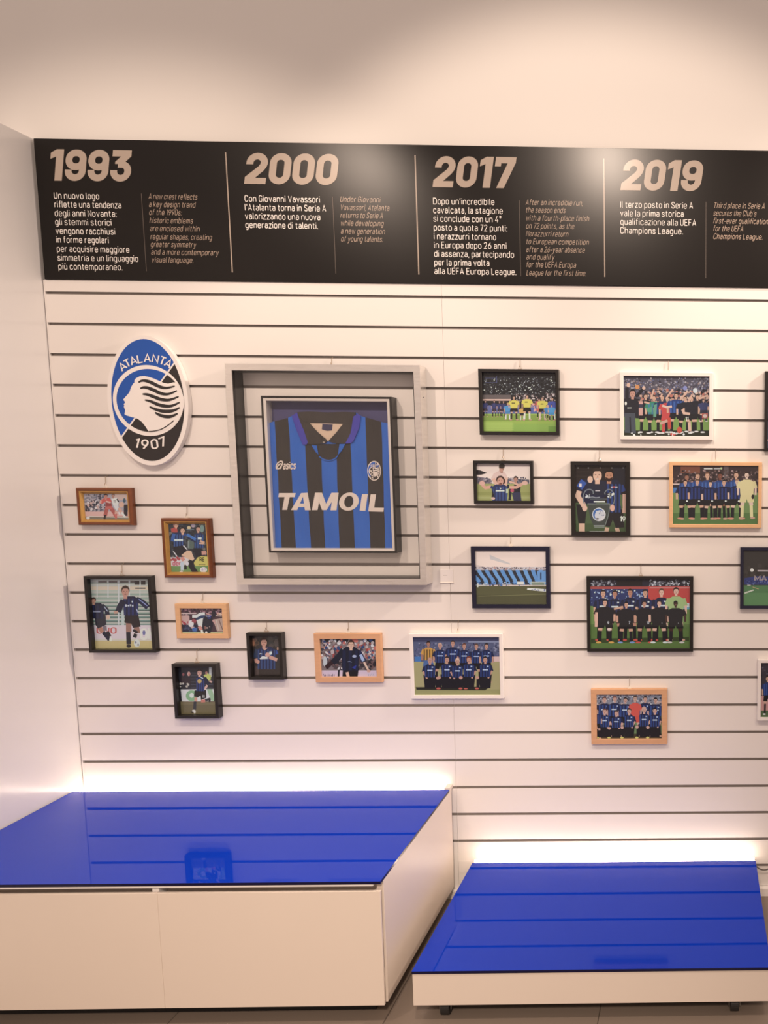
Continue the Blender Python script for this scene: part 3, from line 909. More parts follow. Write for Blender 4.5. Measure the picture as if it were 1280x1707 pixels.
a2.el('#efe2de', 985, 1275, 85, 66); a2.el('#c8b8c8', 960, 1270, 26, 30); a2.el('#cfc2cc', 1030, 1260, 22, 26)
frame((266.2, 863.9), (354.0, 963.8), 'brown and gold frame with two striped players, second one below the crest sign', 'gold', 0.021, 0.0105, 0.012, a2, '#3a3c40', 310)
# ---- two players, pale stand
a3 = Print(140, 950, 9.846)
a3.rect('#cfcab8', 80, 160, 1120, 940)
for i, yy in enumerate(range(200, 930, 62)):
    a3.rect(['#c3c9b4', '#a3b6a0', '#8fa894', '#7f9c8c'][min(3, i // 3)], 80, yy, 1120, yy + 34)
    if i > 4:
        a3.rect('#54695f', 80, yy + 24, 1120, yy + 40)
a3.rect('#e8cfae', 100, 270, 1060, 330)
for x in (215, 395, 570, 745, 920):
    a3.rect('#e0dcd2', x - 8, 165, x + 8, 900 if x in (570,) else 460)
for x in (235, 405, 590, 760):
    a3.rect('#7a7068', x, 180, x + 140, 215)
a3.rect('#4a4440', 830, 180, 910, 245); a3.rect('#4a4440', 935, 180, 1010, 245); a3.rect('#5c5a54', 840, 290, 1010, 312)
a3.rect('#cdd6c8', 612, 660, 660, 905)
a3.rect('#ecd6d2', 150, 905, 1120, 1160); a3.rect('#e2d6c0', 150, 1130, 1120, 1170)
a3.rect('#dcc278', 150, 1160, 1120, 1320)
a3.text('#e06058', 'UNO', 205, 1040, 92, 1.3, 1.5); a3.text('#f4ece6', 'OM', 920, 1130, 150, 2.0); a3.el('#7a7aa8', 985, 1030, 25, 40)
a3.line(SK2, [(250, 930), (310, 1020)], 75); a3.line(NAVY, [(315, 1020), (420, 1150)], 60); a3.line('#2a2730', [(380, 1010), (430, 1090)], 50); a3.el('#f0ebe4', 440, 1140, 24, 34)
a3.line('#8c7c80', [(340, 920), (350, 1000)], 60)
a3.poly('#33313a', [(175, 740), (350, 720), (370, 900), (230, 960), (190, 900)])
a3.shirt(120, 330, 560, 800, '#22243c', '#2d3358', 3); a3.line('#23263e', [(290, 580), (370, 650), (390, 740)], 70); a3.line('#c9ccd6', [(330, 600), (390, 680)], 12)
a3.rect('#8f93a8', 150, 670, 270, 695); a3.el('#ecc0a0', 395, 775, 34, 40); a3.head(160, 505, 46, '#d99a7c', '#382822')
a3.line('#b07a64', [(735, 870), (735, 1020)], 90); a3.line('#24242e', [(728, 1020), (735, 1220)], 74); a3.el('#2b262a', 735, 1250, 38, 28)
a3.line('#a87460', [(860, 930), (880, 1040)], 90); a3.line('#24242e', [(850, 1050), (830, 1110)], 60); a3.line('#24242e', [(880, 1030), (805, 985)], 40)
a3.poly('#2c2426', [(670, 730), (890, 720), (930, 930), (800, 950), (780, 880), (670, 870)])
a3.shirt(640, 900, 450, 745, '#1f2440', '#2c3f86', 4)
a3.line('#20243c', [(650, 500), (590, 610), (560, 690)], 100); a3.line('#d9a184', [(560, 690), (490, 700)], 44)
a3.line('#20284a', [(860, 480), (960, 530), (1050, 620)], 90); a3.line('#9aa6d8', [(900, 480), (1040, 590)], 14)
a3.line('#c8ccd8', [(860, 640), (890, 700)], 16); [a3.rect('#d8dae4', 680 + 36 * i, 566 + 8 * (i % 2), 704 + 36 * i, 604 - 4 * (i % 3)) for i in range(4)]
a3.el('#d8dce6', 793, 520, 12, 16); a3.head(680, 355, 80, '#d9977c', '#452c22')
a3.el('#e6e4e6', 870, 1205, 50, 65); a3.el('#8f90a0', 850, 1190, 14, 20); a3.el('#9496a4', 890, 1230, 16, 18)
frame((138.4, 960.4), (259.0, 1088.2), 'black frame with a dark-haired player running after the ball and a team-mate at left', 'black', 0.024, 0.0105, 0.017, a3, '#cfcab8', 201)
# ---- wrestling for the ball
a4 = Print(290, 1000, 12.8)
a4.rect('#50343c', 90, 170, 1080, 760)
a4.dots(['#3a2630', '#7a4a54', '#a87078', '#2a1c24', '#b89090', '#5c3a44'], 110, 180, 1050, 330, 120, 12, 30)
a4.rect('#d9a99c', 160, 330, 330, 520); a4.rect('#e0c0b4', 150, 275, 480, 300)
a4.dots(['#c03a4a', '#e0b0a8', '#8a2c3c'], 180, 460, 330, 530, 24, 10, 22)
a4.rect('#262a40', 160, 530, 560, 680); a4.dots(['#353c58', '#1c2030', '#4a5070'], 180, 540, 560, 670, 40, 12, 24)
a4.poly('#c9a48e', [(830, 420), (1030, 390), (1060, 670), (920, 670)]); a4.line('#8f6a5c', [(960, 420), (1040, 640)], 22); a4.line('#e0c8b8', [(900, 430), (960, 650)], 14)
a4.dots(['#efb090', '#e8c4a8'], 920, 270, 1010, 320, 6, 16, 26)
a4.el('#ece0da', 365, 505, 58, 75); a4.el('#e0b4a8', 400, 590, 40, 24); a4.el('#3d6fb0', 440, 630, 55, 45)
a4.rect('#d8cc94', 170, 682, 1060, 700); a4.rect('#66764a', 170, 700, 1060, 740)
a4.line('#2c4468', [(470, 390), (560, 370), (660, 330)], 100); a4.line('#e6e4e6', [(390, 350), (480, 350), (570, 300), (660, 290)], 60); a4.line('#b04850', [(390, 430), (470, 470)], 70)
a4.poly('#ece6e0', [(480, 430), (640, 380), (660, 460), (600, 580), (520, 560)]); a4.line('#e8907c', [(540, 560), (580, 640)], 70); a4.line('#efe8e2', [(590, 640), (610, 720)], 46)
a4.poly('#252632', [(620, 400), (690, 330), (820, 330), (830, 560), (780, 700), (640, 700), (600, 560)])
a4.line('#23242f', [(820, 340), (880, 300)], 100); a4.el('#262430', 850, 280, 48, 44); a4.line('#e0a090', [(690, 290), (800, 325)], 26); a4.line('#c9ccd8', [(680, 345), (780, 350)], 22)
a4.text('#3a4fb0', '17', 710, 405, 70, 1.6); a4.dots(['#c8a090', '#a06050'], 640, 570, 780, 610, 6, 10, 18); a4.el('#ece0d8', 690, 690, 26, 22)
a4.line('#dca090', [(830, 430), (880, 500)], 40); a4.line('#c8a898', [(890, 330), (1020, 350)], 24)
frame((290.6, 1006.6), (380.2, 1064.5), 'small pale wooden frame with players wrestling over the ball, low at left', 'light', 0.0165, 0.0165, 0.007, a4, '#50343c', 337)
# ---- lone runner, green board
a5 = Print(290, 1100, 14.222)
a5.rect('#2d2d33', 60, 150, 1000, 720)
for yy in range(300, 690, 70):
    a5.rect('#4a4c56', 400, yy, 920, yy + 16)
a5.el('#a04c50', 220, 345, 28, 34); a5.el('#e0a890', 352, 330, 36, 56); a5.el('#c04840', 362, 345, 16, 30); a5.rect('#3a2c30', 150, 420, 400, 560)
a5.dots(['#d8c8b0', '#c8b8a0'], 120, 560, 360, 640, 8, 16, 30)
a5.rect('#d8d4c6', 830, 160, 890, 400); a5.poly('#d2d456', [(700, 360), (800, 320), (880, 370), (870, 470), (820, 500), (740, 440)]); a5.head(768, 300, 38, '#d28c74', '#3a2828')
a5.poly('#ece4da', [(160, 700), (940, 690), (950, 980), (190, 990)])
a5.el('#8fc084', 420, 850, 140, 130, n=28); a5.el('#eeeade', 420, 840, 55, 60); a5.poly('#a8cc98', [(780, 700), (900, 690), (950, 860), (950, 980), (880, 960)])
a5.rect('#7a6a44', 100, 985, 1000, 1320); a5.rect('#87754c', 100, 1000, 1000, 1060)
a5.line('#e89c80', [(515, 890), (520, 990)], 70); a5.line('#3c3c40', [(500, 985), (490, 1180)], 70); a5.el('#eee2d4', 470, 1215, 46, 34); a5.el('#3a2c28', 430, 1240, 36, 20); a5.el('#eedfd0', 490, 1250, 24, 20)
a5.line('#e07c64', [(640, 980), (740, 970)], 64); a5.line('#3c3c40', [(740, 960), (830, 930)], 56); a5.el('#34302e', 845, 950, 26, 56)
a5.poly('#241f20', [(490, 720), (760, 710), (770, 900), (640, 950), (630, 850), (560, 890), (470, 860)])
a5.text('#efe8e4', '11', 670, 900, 60, 1.6)
a5.shirt(520, 730, 400, 740, '#21294e', '#3c5ca8', 4); a5.line('#1e2540', [(720, 420), (770, 500), (810, 590)], 90); a5.line('#efb8a0', [(790, 600), (730, 690)], 50)
a5.el('#d8b04c', 605, 505, 50, 52, n=18); a5.line('#dfe4ea', [(620, 400), (690, 440)], 22); a5.line('#efb8a0', [(840, 500), (900, 530)], 40)
a5.head(605, 300, 72, '#efae92', '#2c2020')
frame((285.2, 1107.2), (364.6, 1197.9), 'black frame with one striped player running past a green board, lowest at left', 'black', 0.026, 0.0105, 0.019, a5, '#2d2d33', 326)
# ---- young player half length
a6 = Print(405, 1045, 16)
a6.rect('#37312f', 200, 230, 1000, 1380)
a6.dots(['#6a4a36', '#4a3a30', '#7a5a44', '#5c4438'], 230, 320, 420, 520, 14, 40, 80); a6.dots(['#4c443e', '#3a3a36', '#584a44'], 720, 260, 940, 520, 14, 40, 80)
a6.el('#b0704c', 280, 420, 36, 90); a6.el('#c89070', 925, 580, 22, 44)
a6.rect('#3b302e', 300, 1100, 1000, 1380); a6.rect('#5c4844', 320, 1050, 420, 1330)
a6.line('#30405c', [(380, 600), (350, 720), (340, 830)], 110); a6.line('#2f55a4', [(840, 640), (880, 740)], 130)
a6.shirt(370, 880, 560, 1130, '#232c50', '#41659f', 6)
a6.line('#d99078', [(340, 850), (370, 950)], 90); a6.el('#e09a80', 395, 930, 50, 46)
a6.line('#e0a088', [(910, 880), (830, 850), (700, 800)], 90); a6.el('#e8a890', 655, 745, 62, 62)
a6.poly('#ece6e6', [(440, 840), (520, 780), (650, 800), (660, 850), (460, 862)]); a6.line('#e2e2ea', [(435, 728), (460, 708), (505, 722)], 16)
a6.poly('#dfe4ec', [(700, 655), (770, 655), (770, 720), (735, 750), (700, 720)]); a6.poly('#dca088', [(500, 560), (670, 560), (580, 625)])
a6.head(560, 410, 108, '#dd9a7c', '#36241c')
frame((409.4, 1055.4), (472.4, 1133.2), 'small black frame with a half-length striped player, arm across the chest', 'black', 0.026, 0.0105, 0.019, a6, '#37312f', 442)
# ---- dark shirt before a crowd
a7 = Print(520, 1050, 10.24)
a7.rect('#8c7874', 100, 140, 1100, 810)
a7.rect('#2c2a30', 120, 145, 620, 210); a7.rect('#242428', 900, 150, 1080, 220)
a7.dots(['#c8b0a8', '#e0c8c0', '#b04038', '#4a4048', '#e8dcd4', '#7a5a58', '#2f4a78', '#a08880', '#d86a58'], 150, 170, 1080, 500, 300, 12, 34)
a7.dots(['#3a3238', '#584848', '#2c282e', '#7a5450'], 160, 500, 1080, 680, 130, 16, 40); a7.el('#c8c8c4', 225, 540, 36, 90)
a7.dots(['#e8d8d0', '#f0e0d4'], 400, 640, 560, 690, 5, 10, 18)
a7.rect('#e0c0cc', 160, 690, 1110, 810); [a7.line('#5a5070', [(200 + 26 * i, 752 + 6 * (i % 3)), (212 + 24 * i, 792)], 10) for i in range(8)]; [a7.line('#9aa4bc', [(960 + 28 * i, 750), (974 + 28 * i, 784)], 10) for i in range(4)]
a7.line('#1f2330', [(540, 340), (450, 470), (350, 560)], 100); a7.line('#3a2226', [(350, 550), (240, 640)], 70)
a7.line('#262d50', [(790, 360), (850, 470), (890, 540)], 90); a7.line('#aebce4', [(830, 420), (880, 530)], 50); a7.line('#f2c4a4', [(890, 550), (960, 680)], 34); a7.el('#e0a48c', 970, 700, 34, 24)
a7.poly('#1b1b22', [(530, 650), (800, 650), (780, 810), (520, 810)]); a7.line('#f0b89c', [(600, 720), (620, 800)], 50); a7.line('#1d2028', [(460, 680), (455, 800)], 30)
a7.shirt(500, 810, 310, 690, '#1d2132', '#232c50', 3); a7.line('#8890a8', [(610, 545), (640, 535), (680, 552)], 9); a7.el('#aab0cc', 725, 450, 36, 24); a7.poly('#2c3a98', [(680, 640), (760, 600), (740, 670)])
a7.head(668, 250, 66, '#edb896', '#4a2c24')
frame((522.2, 1056.2), (637.4, 1137.5), 'light wooden frame with a dark-shirted player in front of a colourful crowd', 'beech', 0.0165, 0.0195, 0.007, a7, '#8c7874', 580)
# ---- white-framed team of eleven
a8 = Print(680, 1050, 7.7576)
a8.rect('#5a5f7e', 60, 95, 1200, 420)
a8.dots(['#484c6c', '#6c7090', '#8c8ca4', '#3a3c58', '#70688a', '#a09cac'], 80, 170, 1190, 410, 320, 6, 16); a8.rect('#3f4160', 60, 95, 1200, 150); a8.rect('#8a8ea8', 780, 140, 1190, 165)
a8.rect('#3f7ab8', 90, 345, 170, 415); a8.rect('#e8bcb0', 1110, 345, 1190, 415)
a8.rect('#b3a368', 60, 410, 1200, 850); a8.rect('#a39a5c', 60, 770, 1200, 850); a8.poly('#2c2a20', [(100, 740), (1060, 735), (1000, 780), (110, 775)])
a8.standing(265, 145, 640, base='#dd9a2c', stripe='#2c2420', shorts='#4c6ca0', wide=1.35, hair='#241a18', skin='#b87a60')
for x, t, h in ((415, 168, '#d8a88c'), (580, 135, '#3a261e'), (728, 172, '#6a3828'), (885, 178, '#6a4630'), (1015, 172, '#241c1c')):
    a8.standing(x, t, 680, skin='#d0937a', hair=h, base='#20294c', stripe='#32539c', wide=1.3, logo='#aab8d8')
for x, t, h, sd in ((285, 355, '#c89078', 1), (505, 340, '#3a2820', -1), (640, 365, '#e0b898', 1), (788, 340, '#8a3c28', -1), (1000, 340, '#241c1c', -1)):
    a8.kneeling(x, t, 765, skin='#d0937a', hair=h, base='#1e2748', stripe='#2f4f98', side=sd, hw=74, logo='#b8c4de', boots='#d85a48')
frame((681.2, 1056.4), (839.8, 1164.6), 'white frame with an eleven-man team photo, its keeper in orange at left', 'white', 0.0165, 0.0125, 0.006, a8, '#5a5f7e', 763)
# ---- referees walking out
a9 = Print(795, 610, 9.143)
a9.rect('#2a292c', 60, 80, 1260, 480)
a9.dots(['#c8c8c8', '#8c8c90', '#e8e8e6', '#5c5c60', '#a8a8a8', '#484850'], 110, 170, 1200, 440, 420, 3, 10); a9.dots(['#1c1c20', '#38383c', '#202024'], 110, 90, 1200, 430, 160, 8, 22)
a9.rect('#4a4c6c', 120, 180, 300, 190); a9.rect('#4a4c6c', 120, 250, 310, 260); a9.rect('#50527a', 290, 160, 306, 260)
a9.rect('#70605c', 90, 440, 520, 520); a9.dots(['#6c5450', '#c8a098', '#9a8480', '#3c3438', '#e0c8c0'], 600, 420, 1200, 560, 170, 6, 16)
a9.rect('#e8b8a4', 90, 505, 520, 530); a9.rect('#6a70a4', 90, 600, 640, 730); a9.rect('#5868a8', 780, 600, 1200, 740); a9.dots(['#e06858', '#d88a78', '#e8a8a0'], 860, 520, 960, 700, 16, 10, 26)
a9.rect('#9fbb3c', 80, 728, 1220, 1010); a9.rect('#8aa436', 80, 745, 1220, 840); a9.rect('#a9c447', 80, 850, 540, 1010); a9.rect('#94b840', 540, 880, 1220, 1010); a9.rect('#76a032', 1090, 920, 1220, 1010)
for i in range(4):
    a9.rect('#b8d058', 90, 870 + 30 * i, 560, 876 + 30 * i)
for x, t, f in ((130, 520, 770), (265, 520, 780), (345, 530, 775), (405, 530, 780)):
    a9.standing(x, t, f, base='#32325a', stripe='#4a58a0', wide=1.3, skin='#c89480', shorts='#40303c')
a9.standing(470, 560, 820, base='#4a9ad0', stripe=None, shorts='#4088c0', wide=1.6, socks='#e8e0d8', hair='#c89860')
a9.standing(565, 460, 825, base='#e6d23c', stripe=None, shorts='#241c1e', socks='#3a2c2c', wide=1.7, k=.1); a9.rect('#4a4428', 530, 560, 580, 574)
a9.standing(690, 610, 830, base='#e0a848', stripe=None, shorts='#2c2c38', wide=1.6, socks='#e8dcc8')
a9.standing(765, 440, 825, base='#e6d23c', stripe=None, shorts='#241c1e', socks='#e8e0c8', wide=1.6, k=.1); a9.rect('#4a4428', 730, 545, 775, 558)
a9.standing(950, 500, 790, base='#d8604c', stripe=None, shorts='#d86a54', wide=1.2)
a9.standing(1000, 470, 825, base='#e6d23c', stripe=None, shorts='#241c1e', socks='#e8c8b0', wide=1.7, k=.1); a9.rect('#4a4428', 970, 575, 1015, 588)
a9.standing(1060, 600, 800, base='#3c8cc8', stripe=None, shorts='#3880b8', wide=1.4); a9.standing(1150, 480, 820, base='#4a58b0', stripe=None, shorts='#3a98d8', wide=1.5, socks='#e8e4d8'); a9.standing(1140, 590, 830, base='#46a4dc', stripe=None, shorts='#3c98d0', wide=1.8)
frame((796.6, 614.6), (932.4, 725.6), 'black frame with three referees in yellow shirts walking out with the teams', 'black', 0.022, 0.0115, 0.014, a9, '#2a292c', 866)
# ---- child on a player's shoulders
a10 = Print(785, 760, 11.636, 0.84)
a10.rect('#ffdfcc', 110, 140, 1150, 480); a10.rect('#d8b8ac', 110, 140, 1150, 210)
a10.poly('#2c2226', [(110, 270), (180, 280), (320, 330), (200, 365), (110, 370)])
a10.poly('#7a6a74', [(110, 400), (380, 440), (420, 560), (110, 560)]); a10.poly('#6a6470', [(690, 440), (1130, 460), (1130, 560), (690, 560)]); a10.dots(['#9a8c94', '#5a5460', '#c0a8a8', '#4c4a58'], 130, 420, 1120, 550, 120, 8, 18)
a10.rect('#aaa858', 110, 540, 1150, 880); a10.rect('#9c9c4c', 110, 700, 1150, 760); a10.rect('#b4b268', 110, 790, 1150, 830)
a10.poly('#eec4b4', [(440, 340), (540, 290), (640, 300), (700, 380), (700, 480), (620, 560), (440, 500), (390, 450)]); a10.line('#efb498', [(430, 440), (520, 580)], 70); a10.line('#efb498', [(690, 420), (660, 580)], 60)
a10.head(595, 235, 62, '#b8806a', '#3a2a22'); a10.el('#3a2a22', 600, 195, 58, 50); a10.el('#d89880', 585, 280, 36, 30)
a10.line('#23232c', [(900, 560), (880, 840)], 130); a10.poly('#3a3a56', [(790, 720), (960, 700), (980, 870), (830, 870)]); a10.line('#2a2a30', [(770, 640), (750, 860)], 50)
a10.line('#efb498', [(740, 500), (830, 520), (920, 560)], 34); a10.line('#e8a88c', [(750, 610), (880, 610), (1000, 540)], 56); a10.el('#f0b8a0', 1045, 525, 60, 40); a10.line('#f0b8a0', [(1040, 510), (1060, 480)], 20)
a10.head(868, 455, 52, '#c88c74', '#2c2020'); a10.el('#d05068', 800, 670, 36, 36)
a10.line('#e8a488', [(390, 600), (280, 620), (220, 560)], 60); a10.el('#efb09a', 215, 530, 56, 44); a10.line('#efb09a', [(200, 510), (230, 480)], 22)
a10.shirt(400, 720, 570, 880, '#2a3460', '#4a66a4', 5); a10.line('#2c3c6c', [(430, 590), (410, 640)], 80); a10.line('#24283c', [(700, 590), (740, 590)], 70); a10.rect('#e4e4ec', 480, 665, 650, 690); a10.el('#e8e8ee', 575, 630, 14, 14)
a10.poly('#2a2628', [(420, 650), (400, 800), (460, 800)]); a10.el('#e8b8a8', 430, 825, 40, 24); a10.rect('#c8d0a8', 680, 640, 720, 720)
a10.el('#4a2e26', 570, 460, 82, 78); a10.el('#4a2e26', 630, 490, 36, 60); a10.el('#df9c82', 570, 490, 62, 72); a10.el('#7a3c34', 575, 535, 26, 14); a10.el('#4a2c26', 548, 470, 10, 6); a10.el('#4a2c26', 598, 470, 10, 6); a10.el('#8a5444', 570, 555, 40, 16)
frame((787.9, 767.5), (889.2, 840.2), 'small black frame with a child riding on the shoulders of a long-haired player', 'black', 0.018, 0.0105, 0.010, a10, '#f6d8c6', 838)
# ---- celebrating crowd
a11 = Print(1030, 615, 8.0)
a11.rect('#5c5460', 60, 65, 1230, 460); a11.rect('#3a3440', 60, 65, 1230, 130)
a11.dots(['#7a7280', '#9a90a0', '#4a4450', '#b8a8a8', '#382e3a', '#6a6c90', '#a88880'], 80, 125, 1215, 340, 420, 5, 15)
a11.dots(['#d8a890', '#c89078', '#2c2a34', '#3c3c50', '#e0b8a0', '#202028', '#c8705c'], 260, 270, 1215, 480, 230, 8, 22)
a11.rect('#7fa044', 60, 640, 1230, 900); a11.poly('#2c2c1c', [(60, 820), (1230, 820), (1230, 900), (60, 900)])
a11.el('#e08c48', 258, 240, 30, 30); a11.el('#d8d8d4', 1030, 290, 30, 34); a11.el('#8c8cc0', 895, 255, 28, 30)
for x, t, f, b_, s_, sh in ((370, 330, 850, '#22242c', None, '#1c1c22'), (480, 350, 860, '#2c8a68', '#3f78c0', '#1f2228'), (590, 350, 850, '#223058', '#3558a0', '#1e1c22'),
                            (660, 370, 860, '#d83c3c', None, '#d83c3c'), (775, 320, 850, '#24407c', '#3f78c4', '#1c1c24'), (895, 360, 860, '#1f2430', None, '#1c1c20'),
                            (1060, 340, 850, '#20202a', None, '#1c1c22'), (980, 360, 840, '#24242e', None, '#202024'), (1140, 400, 700, '#3a4068', None, '#303040')):
    a11.standing(x, t, f, base=b_, stripe=s_, shorts=sh, socks=sh, wide=1.6, k=.11, hair='#3a261e', boots='#e8dcd0')
for p0, p1_ in (((440, 400), (480, 270)), ((640, 400), (730, 270)), ((830, 410), (920, 310)), ((940, 440), (990, 340)), ((570, 380), (590, 330)), ((350, 440), (420, 460)), ((1080, 400), (1200, 350))):
    a11.line('#e4ac90', [p0, p1_], 24)
a11.line('#ecbca4', [(590, 490), (650, 510), (720, 500)], 30); a11.poly('#4fa078', [(370, 530), (460, 500), (450, 580), (400, 580)]); a11.poly('#62a080', [(480, 480), (520, 470), (510, 640), (470, 640)])
a11.rect('#e0a090', 280, 430, 330, 620); a11.rect('#3a3a4c', 280, 470, 330, 520); a11.line('#e8b498', [(860, 540), (880, 590), (960, 600)], 34); a11.text('#f0ece8', '11', 900, 690, 44, 1.6)
a11.line('#d8402c', [(680, 650), (690, 800)], 44); a11.el('#e0483c', 735, 870, 40, 18); a11.el('#d84a30', 820, 815, 34, 44); a11.line('#e8b498', [(950, 710), (960, 830)], 40); a11.line('#d8a088', [(560, 730), (660, 690)], 36)
a11.poly('#24242c', [(80, 400), (180, 380), (270, 400), (280, 660), (90, 640)]); a11.line('#22222a', [(120, 400), (120, 250)], 46); a11.line('#22222a', [(240, 370), (340, 270)], 40); a11.el('#e8b498', 140, 215, 24, 30); a11.el('#e8b498', 345, 255, 22, 24)
a11.poly('#4c5058', [(90, 590), (230, 590), (240, 860), (90, 850)]); a11.line('#2a2a30', [(160, 640), (170, 850)], 20); a11.head(195, 330, 50, '#d09078', '#241c1e'); a11.rect('#f0ece6', 125, 514, 180, 524); a11.el('#f0e8e0', 105, 460, 14, 24)
a11.rect('#b8584c', 1120, 590, 1200, 660); a11.el('#e0c0b0', 1160, 628, 26, 26); a11.dots(['#efe8e0', '#e8e0d8'], 90, 850, 900, 885, 12, 8, 18)
frame((1032.6, 619.8), (1188.2, 733.6), 'white frame with players celebrating before a packed stand, upper right', 'white', 0.0165, 0.0130, 0.007, a11, '#5c5460', 1114)
# ---- two players with a glass trophy
a12 = Print(945, 765, 11.636)
a12.rect('#2b201e', 130, 100, 1170, 1000); a12.rect('#3a2c26', 160, 240, 480, 258); a12.rect('#3a2c26', 160, 330, 480, 344); a12.rect('#26242c', 900, 120, 1130, 500)
for x in (215, 415, 645, 870, 1090):
    a12.el('#a09890', x, 174, 14, 12)
a12.rect('#50633a', 150, 850, 1170, 1440); a12.rect('#465832', 150, 1250, 1170, 1440)
# right player
a12.line('#d8a888', [(960, 1330), (1000, 1440)], 80); a12.line('#d8a888', [(780, 1330), (760, 1440)], 80)
a12.poly('#231f22', [(790, 1000), (1090, 980), (1110, 1330), (950, 1340), (890, 1180), (830, 1320), (740, 1300)])
a12.line('#2a4484', [(1030, 520), (1080, 640)], 130); a12.line('#e0a88c', [(1110, 680), (1105, 1050)], 64)
a12.shirt(760, 1060, 440, 1040, '#222840', '#2f58a8', 4); a12.rect('#ece0e0', 850, 535, 980, 556); a12.el('#d04858', 910, 545, 26, 16); a12.text('#f0ece8', '19', 1030, 1210, 90, 1.6)
a12.poly('#5a7040', [(1030, 690), (1070, 700), (1080, 960), (1030, 900)])
a12.head(815, 320, 108, '#c8845e', '#241814', beard='#3a241c')
# left player
a12.line('#e8b494', [(290, 1250), (290, 1440)], 110); a12.poly('#231f22', [(180, 880), (390, 900), (370, 1100), (350, 1250), (220, 1250)])
a12.poly('#1f2440', [(200, 560), (300, 400), (480, 400), (760, 430), (790, 700), (560, 860), (240, 900)])
a12.line('#2f58a8', [(330, 430), (240, 560)], 130); a12.poly('#24283a', [(400, 440), (740, 430), (760, 700), (420, 700)]); a12.rect('#f0dcd8', 235, 480, 285, 540)
a12.line('#f0bc9c', [(240, 620), (210, 720), (330, 910)], 100); a12.el('#efb89c', 345, 955, 50, 60)
a12.el('#efbc9c', 450, 400, 52, 66)
a12.head(590, 310, 118, '#efb896', '#3a2a22'); a12.rect('#d8c8c8', 550, 610, 640, 628); a12.el('#ffffff', 590, 388, 34, 12)
# trophy
a12.line('#7c8084', smooth([(340, 880), (310, 760), (350, 630), (430, 590), (500, 620), (510, 680)], 4), 20); a12.line('#7c8084', smooth([(900, 880), (925, 760), (890, 640), (810, 590), (740, 640), (740, 690)], 4), 20)
a12.dots(['#e0dcd8', '#a8a8a8', '#2a2a2e'], 370, 680, 440, 760, 14, 10, 22); a12.dots(['#e8e4e0', '#a8a8a8', '#201c1e'], 790, 670, 900, 760, 14, 10, 24)
a12.rect('#5c6064', 450, 770, 790, 786); a12.rect('#e8e4e6', 520, 815, 740, 842); a12.line('#c8c8cc', [(430, 745), (500, 738), (560, 752), (640, 742)], 10)
a12.poly('#454a44', [(400, 870), (840, 870), (790, 1180), (740, 1300), (520, 1290), (450, 1150)]); a12.rect('#8c9088', 400, 862, 840, 880); a12.line('#7c8278', [(840, 880), (800, 1100), (740, 1290)], 14)
a12.el('#e4dcd6', 620, 1077, 130, 130, n=30); a12.el('#3a6cb0', 612, 1074, 108, 112, n=26); a12.el('#e0d4d0', 640, 1100, 100, 104, n=26); a12.poly('#d8d0d0', [(560, 1010), (680, 1000), (720, 1080), (640, 1180), (560, 1150)]); a12.dots(['#8c94ac', '#a8a0ac'], 620, 1020, 720, 1100, 14, 6, 12); a12.el('#2a2426', 590, 1160, 30, 14)
a12.el('#efb094', 880, 950, 46, 66); a12.rect('#b8bcb0', 520, 1290, 730, 1306); a12.rect('#9ca094', 530, 1320, 730, 1332); a12.rect('#c0bcb0', 440, 1400, 740, 1416)
frame((950.6, 769.0), (1050.2, 893.2), 'black upright frame with two smiling players holding a glass trophy', 'black', 0.019, 0.0140, 0.010, a12, '#2b201e', 999)
# ---- light wood team, keeper in yellow
a13 = Print(1110, 765, 7.7576)
a13.rect('#43302f', 70, 70, 1210, 420); a13.poly('#8a4c34', [(190, 90), (440, 90), (440, 180), (190, 180)]); a13.rect('#6a5a58', 750, 90, 810, 270)
a13.dots(['#5c4440', '#7a5850', '#2c2226', '#94706a', '#3a2c30', '#b08880'], 90, 150, 1190, 320, 260, 6, 15); a13.rect('#e8e0d0', 490, 118, 606, 134); a13.el('#c8d890', 715, 122, 14, 14); a13.rect('#c8c0b8', 620, 118, 700, 134)
a13.rect('#e0c0b4', 90, 318, 215, 334); a13.rect('#2c2830', 90, 334, 1190, 450); a13.rect('#3f7ab8', 90, 372, 160, 438)
a13.rect('#74914a', 70, 438, 1210, 850); a13.rect('#567a38', 70, 700, 1210, 850)
for x, t, h, sk in ((270, 195, '#2a1c1a', '#a86a50'), (410, 180, '#5a3a2a', SK), (535, 172, '#7a4c34', SK), (700, 175, '#1e1616', '#8a4c38'), (908, 165, '#4a3024', SK)):
    a13.standing(x, t, 780, skin=sk, hair=h, base='#2a4680', stripe='#4a7cc4', wide=1.3)
for x, t, h, sk in ((250, 270, '#2a1c1a', SK), (405, 262, '#6a4a34', SK), (575, 285, '#1e1818', '#e8b494'), (750, 270, '#2a201c', SK), (920, 262, '#a87858', '#efc0a0')):
    a13.standing(x, t, 775, skin=sk, hair=h, base='#1e2444', stripe='#2c4ca0', wide=1.45, boots='#e89070', k=.125)
    a13.el('#e8e4e4', x + 22, 545, 14, 10, n=6)
a13.standing(1045, 165, 770, skin='#efc4a8', hair='#3a261e', base='#ead28e', stripe=None, shorts='#e8d08c', socks='#ead690', wide=1.5); a13.el('#2a2426', 1122, 490, 18, 30)
frame((1115.2, 769.8), (1269.0, 880.3), 'light wooden frame with a team photo, keeper in pale yellow at its right end', 'light', 0.0165, 0.0125, 0.006, a13, '#43302f', 1193)
